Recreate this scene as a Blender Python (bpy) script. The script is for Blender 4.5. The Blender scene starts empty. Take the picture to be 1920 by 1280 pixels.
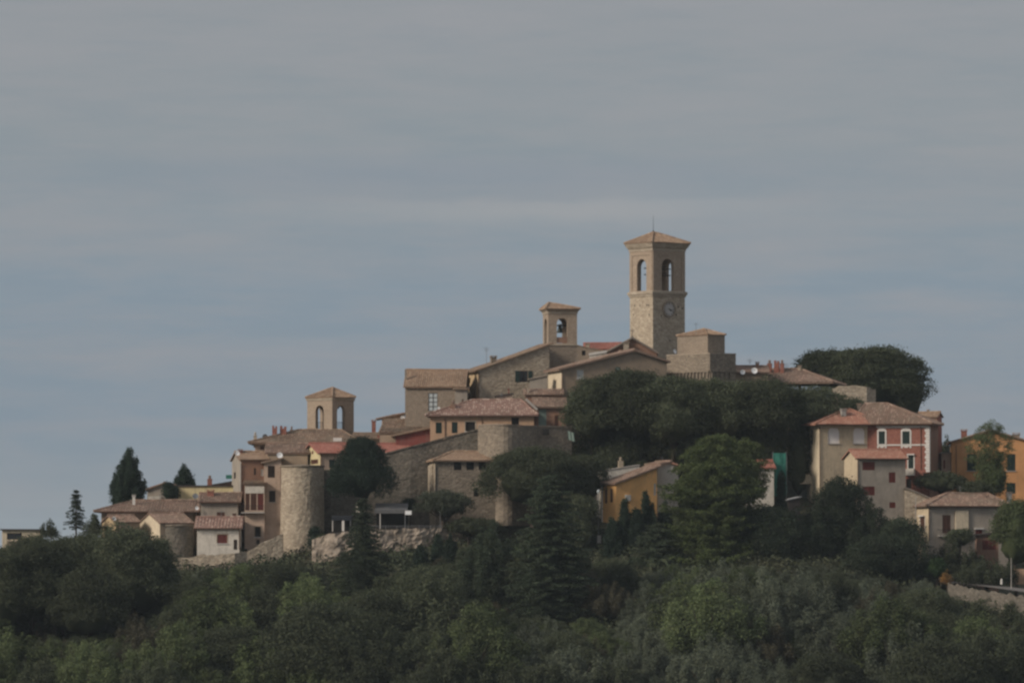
import bpy, math, random
import numpy as np
from mathutils import Vector
R = math.radians
random.seed(7)

# ------------------------------------------------------------------ camera, world, sun
sc = bpy.context.scene
col = sc.collection
F = 9813.0                      # focal length in photo pixels (1920 wide)
HOR = 1030.0                    # the eye level's row in the photograph
CZ = 55.0                       # eye height above the valley floor
PITCH = math.atan((HOR - 640.0) / F)
cam_data = bpy.data.cameras.new('camera')
cam = bpy.data.objects.new('camera', cam_data)
col.objects.link(cam)
cam_data.sensor_width = 36.0
cam_data.lens = 36.0 * F / 1920.0
cam_data.clip_start = 0.5
cam_data.clip_end = 30000.0
cam.location = (0, 0, CZ)
cam.rotation_euler = (math.pi / 2 + PITCH, 0, 0)
sc.camera = cam
sc.render.resolution_x, sc.render.resolution_y = 1024, 682
vs = sc.view_settings
vs.view_transform = 'Standard'
vs.look = 'None'
vs.gamma = 1.0
vs.exposure = 0.38
sc.cycles.use_denoising = True
sc.cycles.filter_width = 2.5
sc.cycles.max_bounces = 6
sc.cycles.diffuse_bounces = 3
sc.cycles.glossy_bounces = 2
sc.cycles.transmission_bounces = 2
sc.cycles.volume_bounces = 0

SUN_AZ = Vector((-0.88, -0.47, 0)).normalized()     # towards the sun, in plan
SUN_EL = R(30)
sun_dir = Vector((SUN_AZ.x * math.cos(SUN_EL), SUN_AZ.y * math.cos(SUN_EL), math.sin(SUN_EL)))
sd = bpy.data.lights.new('sun', 'SUN')
sd.energy = 2.4
sd.angle = R(14)
sd.color = (1.0, 0.90, 0.79)
sun = bpy.data.objects.new('sun', sd)
col.objects.link(sun)
sun.location = (-200, 500, 250)
sun.rotation_euler = sun_dir.to_track_quat('Z', 'Y').to_euler()

world = bpy.data.worlds.new('World')
sc.world = world
world.use_nodes = True
wn, wl = world.node_tree.nodes, world.node_tree.links
wn.clear()
def N(nt, t, **kw):
    n = nt.nodes.new(t)
    for k, v in kw.items():
        setattr(n, k, v)
    return n
def mth(nt, op, a, b=None, c=None, clamp=False):
    n = nt.nodes.new('ShaderNodeMath'); n.operation = op; n.use_clamp = clamp
    for i, v in enumerate((a, b, c)):
        if v is None: continue
        if isinstance(v, (int, float)): n.inputs[i].default_value = v
        else: nt.links.new(v, n.inputs[i])
    return n.outputs[0]
def mixc(nt, fac, a, b, blend='MIX'):
    n = nt.nodes.new('ShaderNodeMix'); n.data_type = 'RGBA'; n.blend_type = blend
    for i, v in ((0, fac), (6, a), (7, b)):
        if isinstance(v, (int, float)): n.inputs[i].default_value = v
        elif isinstance(v, tuple): n.inputs[i].default_value = (*v[:3], 1)
        else: nt.links.new(v, n.inputs[i])
    return n.outputs[2]
wt = world.node_tree
sky = N(wt, 'ShaderNodeTexSky', sky_type='NISHITA')
sky.sun_disc = False
sky.sun_elevation = SUN_EL
sky.sun_rotation = math.atan2(SUN_AZ.x, SUN_AZ.y)
sky.dust_density = 3.0
bg1 = N(wt, 'ShaderNodeBackground'); bg1.inputs[1].default_value = 0.08
wl.new(sky.outputs[0], bg1.inputs[0])
tc = N(wt, 'ShaderNodeTexCoord')
sep = N(wt, 'ShaderNodeSeparateXYZ'); wl.new(tc.outputs['Generated'], sep.inputs[0])
ramp = N(wt, 'ShaderNodeValToRGB')
wl.new(mth(wt, 'MULTIPLY', sep.outputs[2], 4.0, clamp=True), ramp.inputs[0])
e = ramp.color_ramp.elements
e[0].position = 0.0; e[0].color = (0.222, 0.255, 0.280, 1)
e[1].position = 1.0; e[1].color = (0.36, 0.375, 0.41, 1)
for p, c in ((0.10, (0.187, 0.236, 0.286)), (0.20, (0.187, 0.236, 0.286)), (0.30, (0.208, 0.238, 0.264)), (0.42, (0.226, 0.240, 0.258))):
    x = ramp.color_ramp.elements.new(p); x.color = (*c, 1)
mp = N(wt, 'ShaderNodeMapping'); mp.inputs['Scale'].default_value = (14, 14, 95)
wl.new(tc.outputs['Generated'], mp.inputs[0])
n1 = N(wt, 'ShaderNodeTexNoise'); n1.inputs['Scale'].default_value = 1.0; n1.inputs['Detail'].default_value = 5
n1.inputs['Distortion'].default_value = 0.4
wl.new(mp.outputs[0], n1.inputs[0])
cl = mth(wt, 'MULTIPLY', mth(wt, 'SUBTRACT', n1.outputs[0], 0.44), 3.0, clamp=True)
c1 = mixc(wt, mth(wt, 'MULTIPLY', cl, 0.55), ramp.outputs[0], (0.266, 0.264, 0.280))
mp3 = N(wt, 'ShaderNodeMapping'); mp3.inputs['Scale'].default_value = (34, 34, 230); mp3.inputs['Location'].default_value = (3, 1, 5)
wl.new(tc.outputs['Generated'], mp3.inputs[0])
n3 = N(wt, 'ShaderNodeTexNoise'); n3.inputs['Scale'].default_value = 1.0; n3.inputs['Detail'].default_value = 7; n3.inputs['Roughness'].default_value = 0.65
wl.new(mp3.outputs[0], n3.inputs[0])
c1 = mixc(wt, mth(wt, 'MULTIPLY', mth(wt, 'SUBTRACT', n3.outputs[0], 0.42), 1.3, clamp=True), c1, (0.275, 0.268, 0.282))
c1 = mixc(wt, mth(wt, 'MULTIPLY', mth(wt, 'SUBTRACT', 0.46, n3.outputs[0]), 1.2, clamp=True), c1, (0.165, 0.205, 0.250))
# the long pale bank of cloud with a ragged top, and the blue-grey layer above it
mp2 = N(wt, 'ShaderNodeMapping'); mp2.inputs['Scale'].default_value = (60, 60, 160)
wl.new(tc.outputs['Generated'], mp2.inputs[0])
n2 = N(wt, 'ShaderNodeTexNoise'); n2.inputs['Scale'].default_value = 1.0; n2.inputs['Detail'].default_value = 6
wl.new(mp2.outputs[0], n2.inputs[0])
zz = mth(wt, 'ADD', sep.outputs[2], mth(wt, 'MULTIPLY', mth(wt, 'SUBTRACT', n2.outputs[0], 0.5), 0.0035))
def bump_at(v, c, w):
    d = mth(wt, 'DIVIDE', mth(wt, 'SUBTRACT', v, c), w)
    return mth(wt, 'POWER', 2.718, mth(wt, 'MULTIPLY', mth(wt, 'MULTIPLY', d, d), -1.0))
topside = mth(wt, 'MULTIPLY', mth(wt, 'SUBTRACT', 0.0672, zz), 900.0, clamp=True)
bank = mth(wt, 'MULTIPLY', mth(wt, 'MULTIPLY', bump_at(zz, 0.0648, 0.0028), topside), bump_at(sep.outputs[0], 0.006, 0.042))
c2 = mixc(wt, mth(wt, 'MULTIPLY', bank, 0.6), c1, (0.300, 0.300, 0.308))
dark = mth(wt, 'MULTIPLY', bump_at(zz, 0.0715, 0.0042), bump_at(sep.outputs[0], -0.010, 0.075))
c3 = mixc(wt, mth(wt, 'MULTIPLY', dark, 0.42), c2, (0.180, 0.216, 0.268))
bg2 = N(wt, 'ShaderNodeBackground'); bg2.inputs[1].default_value = 0.97
wl.new(c3, bg2.inputs[0])
mx = N(wt, 'ShaderNodeMixShader'); mx.inputs[0].default_value = 0.88
wl.new(bg1.outputs[0], mx.inputs[1]); wl.new(bg2.outputs[0], mx.inputs[2])
wo = N(wt, 'ShaderNodeOutputWorld'); wl.new(mx.outputs[0], wo.inputs[0])

# ------------------------------------------------------------------ measuring helpers
def ray(px, py):
    v = 640.0 - py
    return Vector((px - 960.0, F * math.cos(PITCH) - v * math.sin(PITCH), F * math.sin(PITCH) + v * math.cos(PITCH)))
def W(px, py, Y):
    d = ray(px, py)
    k = Y / d.y
    return Vector((d.x * k, Y, CZ + d.z * k))
def proj(x, y, z):
    z = z - CZ
    yy = y * math.cos(PITCH) + z * math.sin(PITCH)
    zz_ = -y * math.sin(PITCH) + z * math.cos(PITCH)
    return 960 + F * x / yy, 640 - F * zz_ / yy

# ------------------------------------------------------------------ terrain
TPX = np.array([-900, -300, 0, 200, 360, 520, 700, 850, 1000, 1150, 1300, 1450, 1600, 1750, 1850, 1950, 2300, 2900.])
TROW = [
 (480, [-54]*18),
 (560, [-50,-42,-37,-36,-36,-35,-35,-35,-35,-35,-35,-35,-35,-35,-36,-36,-38,-50]),
 (610, [-48,-32,-25,-24,-23,-23,-22,-22,-21,-21,-21,-21,-21,-22,-22,-23,-28,-46]),
 (650, [-44,-22,-15,-13,-12,-11,-11,-10,-10,-10,-9.5,-9.5,-9.5,-11,-12,-12.5,-18,-42]),
 (678, [-42,-16,-8,-6,-5,-4.5,-4,-4,-3,-2,-1,-1,-2,-5.0,-6.2,-7,-12,-40]),
 (690, [-41,-13,-5.5,-4,-3,-2,1.6,1.6,2,3,3.5,3,2,-4.2,-4.4,-4.4,-10,-38]),
 (702, [-40,-12,-4,-1.5,-1,0.5,2.2,2.4,3,5,6,6,5,1,-1,-1,-6,-36]),
 (715, [-40,-12,-3,0,2,5,7,10,12,12,12,11,8,5.5,4,4,-3,-36]),
 (740, [-42,-15,-3,0,3,7,11,14,16,18,18,16,12,7,5,4,-5,-38]),
 (775, [-46,-22,-8,-5,0,3,8,11,14,16,16,14,9,3,0,-2,-12,-42]),
 (850, [-52,-42,-35,-32,-30,-28,-25,-22,-20,-20,-20,-22,-28,-32,-36,-38,-44,-50]),
 (950, [-54]*18),
]
TY = np.array([r[0] for r in TROW], float)
TZ = np.array([r[1] for r in TROW], float)
def terrain(x, y):
    x = np.atleast_1d(np.asarray(x, float)); y = np.atleast_1d(np.asarray(y, float))
    px = np.clip(x / 0.0713 + 960, TPX[0], TPX[-1])
    yc = np.clip(y, TY[0], TY[-1])
    i = np.clip(np.searchsorted(TPX, px) - 1, 0, len(TPX) - 2)
    j = np.clip(np.searchsorted(TY, yc) - 1, 0, len(TY) - 2)
    fx = (px - TPX[i]) / (TPX[i + 1] - TPX[i]); fy = (yc - TY[j]) / (TY[j + 1] - TY[j])
    z = (TZ[j, i] * (1 - fx) + TZ[j, i + 1] * fx) * (1 - fy) + (TZ[j + 1, i] * (1 - fx) + TZ[j + 1, i + 1] * fx) * fy
    edge = np.clip((np.abs(x) - 130) / 120, 0, 1)
    z = z * (1 - edge) + (-54) * edge
    near = 52.5 * np.exp(-(x * x + y * y) / 3600.0)
    bump = 0.35 * np.sin(x * 0.21 + 1.3) * np.sin(y * 0.17) + 0.2 * np.sin(x * 0.57 + y * 0.33)
    return z + near + bump * (np.abs(x) < 200) * (y > 400) * (y < 900) + CZ
def tz(x, y):
    return float(terrain(x, y)[0])

# ------------------------------------------------------------------ materials
MATS = {}
def new_mat(name):
    m = bpy.data.materials.new(name); m.use_nodes = True
    nt = m.node_tree
    b = nt.nodes['Principled BSDF']
    b.inputs['Roughness'].default_value = 0.85
    b.inputs['Specular IOR Level'].default_value = 0.2
    MATS[name] = m
    return m, nt, b
def coords(nt, scale=(1, 1, 1), rnd=True):
    tc = N(nt, 'ShaderNodeTexCoord')
    o = tc.outputs['Object']
    if rnd:
        oi = N(nt, 'ShaderNodeObjectInfo')
        va = N(nt, 'ShaderNodeVectorMath', operation='ADD')
        cb = N(nt, 'ShaderNodeCombineXYZ')
        k = mth(nt, 'MULTIPLY', oi.outputs['Random'], 87.0)
        nt.links.new(k, cb.inputs[0]); nt.links.new(k, cb.inputs[1])
        nt.links.new(o, va.inputs[0]); nt.links.new(cb.outputs[0], va.inputs[1])
        o = va.outputs[0]
    mp = N(nt, 'ShaderNodeMapping'); mp.inputs['Scale'].default_value = scale
    nt.links.new(o, mp.inputs[0])
    return mp.outputs[0]
def noise(nt, vec, scale, detail=4, rough=0.6):
    n = N(nt, 'ShaderNodeTexNoise'); n.inputs['Scale'].default_value = scale
    n.inputs['Detail'].default_value = detail; n.inputs['Roughness'].default_value = rough
    nt.links.new(vec, n.inputs['Vector'])
    return n.outputs[0]
def spread(nt, v, lo, hi):
    n = N(nt, 'ShaderNodeMapRange'); n.inputs[1].default_value = lo; n.inputs[2].default_value = hi
    nt.links.new(v, n.inputs[0]); return n.outputs[0]
def bumpn(nt, b, h, strength, dist):
    n = N(nt, 'ShaderNodeBump'); n.inputs['Strength'].default_value = strength; n.inputs['Distance'].default_value = dist
    nt.links.new(h, n.inputs['Height']); nt.links.new(n.outputs[0], b.inputs['Normal'])
def stone(name, c1, c2, c3, cell=(2.6, 2.6, 4.2), stain=(0.10, 0.09, 0.075), amt=0.75):
    """coursed rubble: stones of differing colour, mortar, big weather stains"""
    m, nt, b = new_mat(name)
    v = coords(nt, cell)
    vo = N(nt, 'ShaderNodeTexVoronoi'); vo.inputs['Scale'].default_value = 1.0
    nt.links.new(v, vo.inputs['Vector'])
    bw = N(nt, 'ShaderNodeSeparateColor'); nt.links.new(vo.outputs['Color'], bw.inputs[0])
    a = mixc(nt, bw.outputs[0], c1, c2)
    a = mixc(nt, mth(nt, 'MULTIPLY', mth(nt, 'GREATER_THAN', bw.outputs[1], 0.8), 0.7), a, c3)
    w = coords(nt)
    patch = spread(nt, noise(nt, w, 0.35, 5), 0.40, 0.68)
    a = mixc(nt, mth(nt, 'MULTIPLY', patch, amt * 0.6), a, stain)
    fine = spread(nt, noise(nt, w, 1.6, 5, 0.7), 0.35, 0.7)
    a = mixc(nt, mth(nt, 'MULTIPLY', fine, amt * 0.45), a, c3)
    nt.links.new(a, b.inputs['Base Color'])
    h = mth(nt, 'ADD', mth(nt, 'MULTIPLY', vo.outputs['Distance'], -0.5), mth(nt, 'MULTIPLY', noise(nt, w, 3.0, 5), 1.0))
    bumpn(nt, b, h, 0.9, 0.12)
    return m
def plaster(name, c1, c2, dirt=(0.17, 0.145, 0.12), amt=0.5):
    m, nt, b = new_mat(name)
    w = coords(nt)
    a = mixc(nt, spread(nt, noise(nt, w, 0.5, 5), 0.35, 0.68), c1, tuple(x * .9 for x in c2))
    a = mixc(nt, mth(nt, 'MULTIPLY', mth(nt, 'GREATER_THAN', noise(nt, w, 0.9, 3, 0.8), 0.60), 0.35), a, tuple(x * .72 + .03 for x in c2))
    st = coords(nt, (2.2, 2.2, 0.35))
    a = mixc(nt, mth(nt, 'MULTIPLY', spread(nt, noise(nt, st, 1.0, 4), 0.52, 0.78), amt), a, dirt)
    a = mixc(nt, mth(nt, 'MULTIPLY', spread(nt, noise(nt, w, 4.0, 5, 0.7), 0.4, 0.75), amt * 0.5), a, dirt)
    nt.links.new(a, b.inputs['Base Color'])
    bumpn(nt, b, noise(nt, w, 5.0, 5), 0.4, 0.04)
    return m
def tiles(name, c1, c2, c3, lichen=(0.16, 0.14, 0.10), amt=0.5):
    m, nt, b = new_mat(name)
    g = N(nt, 'ShaderNodeNewGeometry')
    r = g.outputs['Random Per Island']
    a = mixc(nt, r, c1, c2)
    r2 = mth(nt, 'FRACT', mth(nt, 'MULTIPLY', r, 17.3))
    a = mixc(nt, mth(nt, 'MULTIPLY', mth(nt, 'GREATER_THAN', r2, 0.72), 0.8), a, c3)
    w = coords(nt)
    a = mixc(nt, mth(nt, 'MULTIPLY', spread(nt, noise(nt, w, 0.6, 5, 0.65), 0.42, 0.68), amt), a, lichen)
    nt.links.new(a, b.inputs['Base Color'])
    bumpn(nt, b, noise(nt, w, 6.0, 3), 0.4, 0.03)
    return m
def plain(name, c, rough=0.7, metal=0.0, var=0.25):
    m, nt, b = new_mat(name)
    b.inputs['Roughness'].default_value = rough; b.inputs['Metallic'].default_value = metal
    w = coords(nt)
    a = mixc(nt, spread(nt, noise(nt, w, 2.0, 4), 0.3, 0.7), c, tuple(x * (1 - var) for x in c))
    nt.links.new(a, b.inputs['Base Color'])
    return m
def leafmat(name, c1, c2, c3, obj_var=0.25):
    m, nt, b = new_mat(name)
    b.inputs['Roughness'].default_value = 0.75
    b.inputs['Specular IOR Level'].default_value = 0.15
    g = N(nt, 'ShaderNodeNewGeometry')
    r = g.outputs['Random Per Island']
    a = mixc(nt, r, c1, c2)
    w = coords(nt)
    a = mixc(nt, mth(nt, 'MULTIPLY', spread(nt, noise(nt, w, 0.7, 3), 0.42, 0.66), 0.65), a, c3)
    oi = N(nt, 'ShaderNodeObjectInfo')
    k = mth(nt, 'ADD', mth(nt, 'MULTIPLY', oi.outputs['Random'], obj_var * 2), 1 - obj_var)
    vm = N(nt, 'ShaderNodeVectorMath', operation='SCALE')
    nt.links.new(a, vm.inputs[0]); nt.links.new(k, vm.inputs['Scale'])
    nt.links.new(vm.outputs[0], b.inputs['Base Color'])
    tr = N(nt, 'ShaderNodeBsdfTranslucent'); nt.links.new(vm.outputs[0], tr.inputs[0])
    ms = N(nt, 'ShaderNodeMixShader'); ms.inputs[0].default_value = 0.4
    nt.links.new(b.outputs[0], ms.inputs[1]); nt.links.new(tr.outputs[0], ms.inputs[2])
    nt.links.new(ms.outputs[0], nt.nodes['Material Output'].inputs['Surface'])
    return m

stone('rubble_tan', (0.370,0.306,0.224), (0.247,0.201,0.151), (0.474,0.401,0.301), stain=(0.174,0.138,0.101))
stone('rubble_tower', (0.411,0.338,0.247), (0.278,0.227,0.168), (0.485,0.412,0.312), stain=(0.215,0.170,0.124), amt=0.6)
stone('rubble_brown', (0.241,0.196,0.146), (0.154,0.125,0.095), (0.299,0.249,0.189), stain=(0.103,0.088,0.069))
stone('rubble_dark', (0.145,0.125,0.099), (0.088,0.078,0.064), (0.191,0.164,0.130), stain=(0.058,0.058,0.044))
stone('rubble_cliff', (0.329,0.265,0.206), (0.216,0.175,0.139), (0.392,0.328,0.260), cell=(1.6,1.6,2.2), stain=(0.104,0.093,0.072), amt=1.0)
stone('brick_belfry', (0.348,0.271,0.198), (0.276,0.212,0.158), (0.411,0.329,0.247), cell=(4,4,12), stain=(0.205,0.159,0.118), amt=0.4)
stone('brick_brown', (0.267,0.212,0.162), (0.205,0.164,0.123), (0.319,0.265,0.201), cell=(4,4,12), stain=(0.144,0.119,0.089), amt=0.5)
stone('brick_red', (0.27,0.105,0.075), (0.21,0.085,0.062), (0.31,0.14,0.10), cell=(4,4,12), stain=(0.17,0.08,0.06), amt=0.45)
stone('trim_stone', (0.371,0.307,0.234), (0.309,0.254,0.190), (0.434,0.370,0.288), cell=(1.5,1.5,3), stain=(0.206,0.169,0.128), amt=0.5)
plaster('plaster_ochre', (0.50,0.37,0.215), (0.43,0.31,0.18))
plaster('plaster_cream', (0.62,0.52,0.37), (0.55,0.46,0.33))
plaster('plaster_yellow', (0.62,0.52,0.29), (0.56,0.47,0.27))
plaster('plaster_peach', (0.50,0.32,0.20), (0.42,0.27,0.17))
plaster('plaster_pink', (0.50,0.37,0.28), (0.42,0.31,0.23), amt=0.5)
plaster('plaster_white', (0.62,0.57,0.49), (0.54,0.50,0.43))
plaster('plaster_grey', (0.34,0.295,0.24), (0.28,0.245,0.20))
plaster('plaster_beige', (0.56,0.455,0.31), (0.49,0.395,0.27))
plaster('plaster_orange', (0.55,0.28,0.12), (0.46,0.235,0.10), dirt=(0.30,0.18,0.10))
plaster('plaster_mustard', (0.82,0.455,0.17), (0.74,0.41,0.155), dirt=(0.48,0.31,0.16))
plaster('plaster_tan', (0.33,0.25,0.175), (0.26,0.20,0.14), amt=0.5)
plaster('plaster_red', (0.20,0.055,0.045), (0.16,0.045,0.038))
plaster('plaster_brick', (0.28,0.16,0.105), (0.23,0.13,0.09), amt=0.5)
tiles('tile_brown', (0.26,0.17,0.125), (0.18,0.12,0.09), (0.37,0.27,0.21))
tiles('tile_old', (0.25,0.165,0.11), (0.175,0.12,0.085), (0.34,0.25,0.18), amt=0.65)
tiles('tile_salmon', (0.36,0.175,0.12), (0.29,0.145,0.10), (0.41,0.24,0.175), lichen=(0.24,0.15,0.11), amt=0.35)
tiles('tile_red', (0.34,0.135,0.10), (0.27,0.11,0.082), (0.38,0.18,0.135), lichen=(0.23,0.13,0.10), amt=0.35)
tiles('tile_pink', (0.29,0.18,0.14), (0.20,0.125,0.10), (0.48,0.37,0.30), lichen=(0.19,0.135,0.10), amt=0.35)
tiles('tile_ochre', (0.32,0.22,0.145), (0.24,0.16,0.11), (0.38,0.28,0.195), lichen=(0.20,0.15,0.105), amt=0.4)
tiles('tile_grey', (0.22,0.18,0.15), (0.16,0.135,0.112), (0.27,0.225,0.185), amt=0.5)
plain('white_paint', (0.62,0.59,0.54), 0.6, var=0.2)
plain('dish_white', (0.80,0.80,0.78), 0.4, var=0.05)
plain('metal_grey', (0.25,0.25,0.25), 0.4, 0.6)
plain('iron_dark', (0.035,0.035,0.035), 0.5, 0.4)
plain('copper_pipe', (0.13,0.075,0.05), 0.5, 0.3)
plain('wood_brown', (0.11,0.05,0.032), 0.7)
plain('wood_dark', (0.045,0.030,0.022), 0.7)
plain('wood_red', (0.17,0.045,0.035), 0.7)
plain('shutter_green', (0.022,0.04,0.034), 0.6)
plain('paint_sage', (0.20,0.26,0.22), 0.6)
plain('room_dark', (0.02,0.018,0.016), 0.9)
plain('slab_dark', (0.06,0.05,0.045), 0.8)
plain('slab_grey', (0.40,0.37,0.33), 0.8)
plain('roof_sheet', (0.33,0.33,0.33), 0.5)
plain('awning_black', (0.025,0.028,0.034), 0.8)
plain('awning_grey', (0.12,0.12,0.12), 0.8)
plain('net_teal', (0.035,0.17,0.13), 0.8, var=0.3)
plain('bronze', (0.05,0.055,0.045), 0.45, 0.7)
plain('clock_white', (0.44,0.41,0.38), 0.7)
plain('bark', (0.07,0.055,0.042), 0.95, var=0.5)
plain('asphalt', (0.16,0.145,0.13), 0.95)
plain('blind_white', (0.74,0.69,0.64), 0.8, var=0.06)
gm, nt, b = new_mat('glass_dark')
b.inputs['Base Color'].default_value = (0.025, 0.028, 0.032, 1); b.inputs['Roughness'].default_value = 0.15
b.inputs['Specular IOR Level'].default_value = 0.4
gm, nt, b = new_mat('glass_pale')
b.inputs['Base Color'].default_value = (0.42, 0.46, 0.46, 1); b.inputs['Roughness'].default_value = 0.3
leafmat('leaf_oak', (0.048,0.060,0.035), (0.096,0.110,0.062), (0.076,0.082,0.047))
leafmat('leaf_dark', (0.0233,0.0400,0.0267), (0.0416,0.0650,0.0416), (0.0333,0.0500,0.0300))
leafmat('leaf_conifer', (0.034,0.050,0.030), (0.058,0.076,0.044), (0.056,0.062,0.038))
leafmat('leaf_pine', (0.066,0.092,0.034), (0.115,0.145,0.052), (0.085,0.095,0.040))
leafmat('leaf_olive', (0.088,0.104,0.070), (0.142,0.162,0.114), (0.105,0.114,0.070), 0.34)
leafmat('leaf_green', (0.078,0.105,0.046), (0.125,0.155,0.066), (0.105,0.116,0.056), 0.34)
leafmat('leaf_bright', (0.032,0.068,0.022), (0.050,0.095,0.032), (0.045,0.07,0.025))
leafmat('leaf_russet', (0.076,0.070,0.045), (0.104,0.096,0.060), (0.074,0.068,0.042), 0.3)
leafmat('leaf_orange', (0.34,0.17,0.05), (0.42,0.25,0.08), (0.12,0.09,0.04), 0.05)
M = MATS

# ------------------------------------------------------------------ mesh helpers
class MB:
    def __init__(s): s.v, s.f, s.m = [], [], []
    def face(s, pts, mi=0):
        n = len(s.v); s.v.extend([tuple(p) for p in pts]); s.f.append(tuple(range(n, n + len(pts)))); s.m.append(mi)
    def box(s, x0, x1, y0, y1, z0, z1, mi=0):
        n = len(s.v)
        s.v += [(x0,y0,z0),(x1,y0,z0),(x1,y1,z0),(x0,y1,z0),(x0,y0,z1),(x1,y0,z1),(x1,y1,z1),(x0,y1,z1)]
        for q in ((3,2,1,0),(4,5,6,7),(0,1,5,4),(1,2,6,5),(2,3,7,6),(3,0,4,7)):
            s.f.append(tuple(n + i for i in q)); s.m.append(mi)
    def tbox(s, fn, u0, u1, d0, d1, z0, z1, mi=0):
        n = len(s.v)
        s.v += [fn(u, d, z) for z in (z0, z1) for (u, d) in ((u0,d0),(u1,d0),(u1,d1),(u0,d1))]
        for q in ((3,2,1,0),(4,5,6,7),(0,1,5,4),(1,2,6,5),(2,3,7,6),(3,0,4,7)):
            s.f.append(tuple(n + i for i in q)); s.m.append(mi)
    def tube(s, p0, p1, r0, r1=None, n=6, mi=0, caps=True):
        r1 = r0 if r1 is None else r1
        p0, p1 = Vector(p0), Vector(p1); d = (p1 - p0)
        if d.length < 1e-6: return
        d.normalize(); a = d.orthogonal().normalized(); b = d.cross(a)
        k = len(s.v)
        for p, r in ((p0, r0), (p1, r1)):
            for i in range(n):
                t = 2 * math.pi * i / n
                s.v.append(tuple(p + a * (math.cos(t) * r) + b * (math.sin(t) * r)))
        for i in range(n):
            j = (i + 1) % n
            s.f.append((k + i, k + j, k + n + j, k + n + i)); s.m.append(mi)
        if caps:
            s.f.append(tuple(k + i for i in reversed(range(n)))); s.m.append(mi)
            s.f.append(tuple(k + n + i for i in range(n))); s.m.append(mi)
    def lathe(s, prof, n=24, cx=0, cy=0, mi=0, wob=0.0, rnd=None):
        k = len(s.v)
        for (r, z) in prof:
            for i in range(n):
                t = 2 * math.pi * i / n
                rr = r + (wob * (rnd.random() - 0.5) if rnd else 0)
                s.v.append((cx + rr * math.cos(t), cy + rr * math.sin(t), z))
        for a in range(len(prof) - 1):
            for i in range(n):
                j = (i + 1) % n
                s.f.append((k + a*n + i, k + a*n + j, k + (a+1)*n + j, k + (a+1)*n + i)); s.m.append(mi)
    def build(s, name, mats, parent=None, loc=None, smooth=False):
        me = bpy.data.meshes.new(name)
        me.from_pydata(s.v, [], s.f)
        if isinstance(mats, str): mats = [mats]
        for q in mats: me.materials.append(M[q])
        if len(mats) > 1: me.polygons.foreach_set('material_index', s.m)
        if smooth: me.polygons.foreach_set('use_smooth', [True] * len(me.polygons))
        me.update()
        o = bpy.data.objects.new(name, me); col.objects.link(o)
        if parent: o.parent = parent
        if loc: o.location = loc
        return o
def tag(o, label=None, cat=None, group=None, kind=None):
    if label: o['label'] = label
    if cat: o['category'] = cat
    if group: o['group'] = group
    if kind: o['kind'] = kind
    return o
def empty(name, loc, rz=0):
    o = bpy.data.objects.new(name, None); col.objects.link(o)
    o.location = loc; o.rotation_euler = (0, 0, rz); o.empty_display_size = 0.5
    return o

# ground sheet
def axis(fine, coarse):
    return np.array(sorted(set([round(a, 2) for a in fine] + coarse)))
xs = axis(list(np.arange(-130, 130.1, 2.0)), [-9000,-4000,-2000,-1000,-600,-400,-300,-250,-200,-160,160,200,250,300,400,600,1000,2000,4000,9000])
ys = axis(list(np.arange(600, 800, 2.0)) + list(np.arange(480, 600, 6.0)) + list(np.arange(-150, 150, 15.0)), [-3000,-1000,-400,-250,200,300,400,820,850,900,950,1050,1300,1800,3000,6000,10000])
X, Y_ = np.meshgrid(xs, ys)
Z = terrain(X.ravel(), Y_.ravel())
vv = np.stack([X.ravel(), Y_.ravel(), Z], 1)
nx = len(xs)
me = bpy.data.meshes.new('ground')
ff = [(j*nx+i, j*nx+i+1, (j+1)*nx+i+1, (j+1)*nx+i) for j in range(len(ys)-1) for i in range(nx-1)]
me.from_pydata(vv.tolist(), [], ff)
m, nt, b = new_mat('ground_grass')
w = coords(nt, rnd=False)
a = mixc(nt, spread(nt, noise(nt, w, 0.12, 6), 0.4, 0.62), (0.04,0.046,0.025), (0.08,0.068,0.042))
a = mixc(nt, spread(nt, noise(nt, w, 1.5, 5, 0.7), 0.4, 0.7), a, (0.04,0.045,0.026))
nt.links.new(a, b.inputs['Base Color']); bumpn(nt, b, noise(nt, w, 2.0, 6), 0.8, 0.3)
me.materials.append(m)
me.polygons.foreach_set('use_smooth', [True] * len(me.polygons))
g = bpy.data.objects.new('ground', me); col.objects.link(g)
tag(g, kind='structure')
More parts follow.
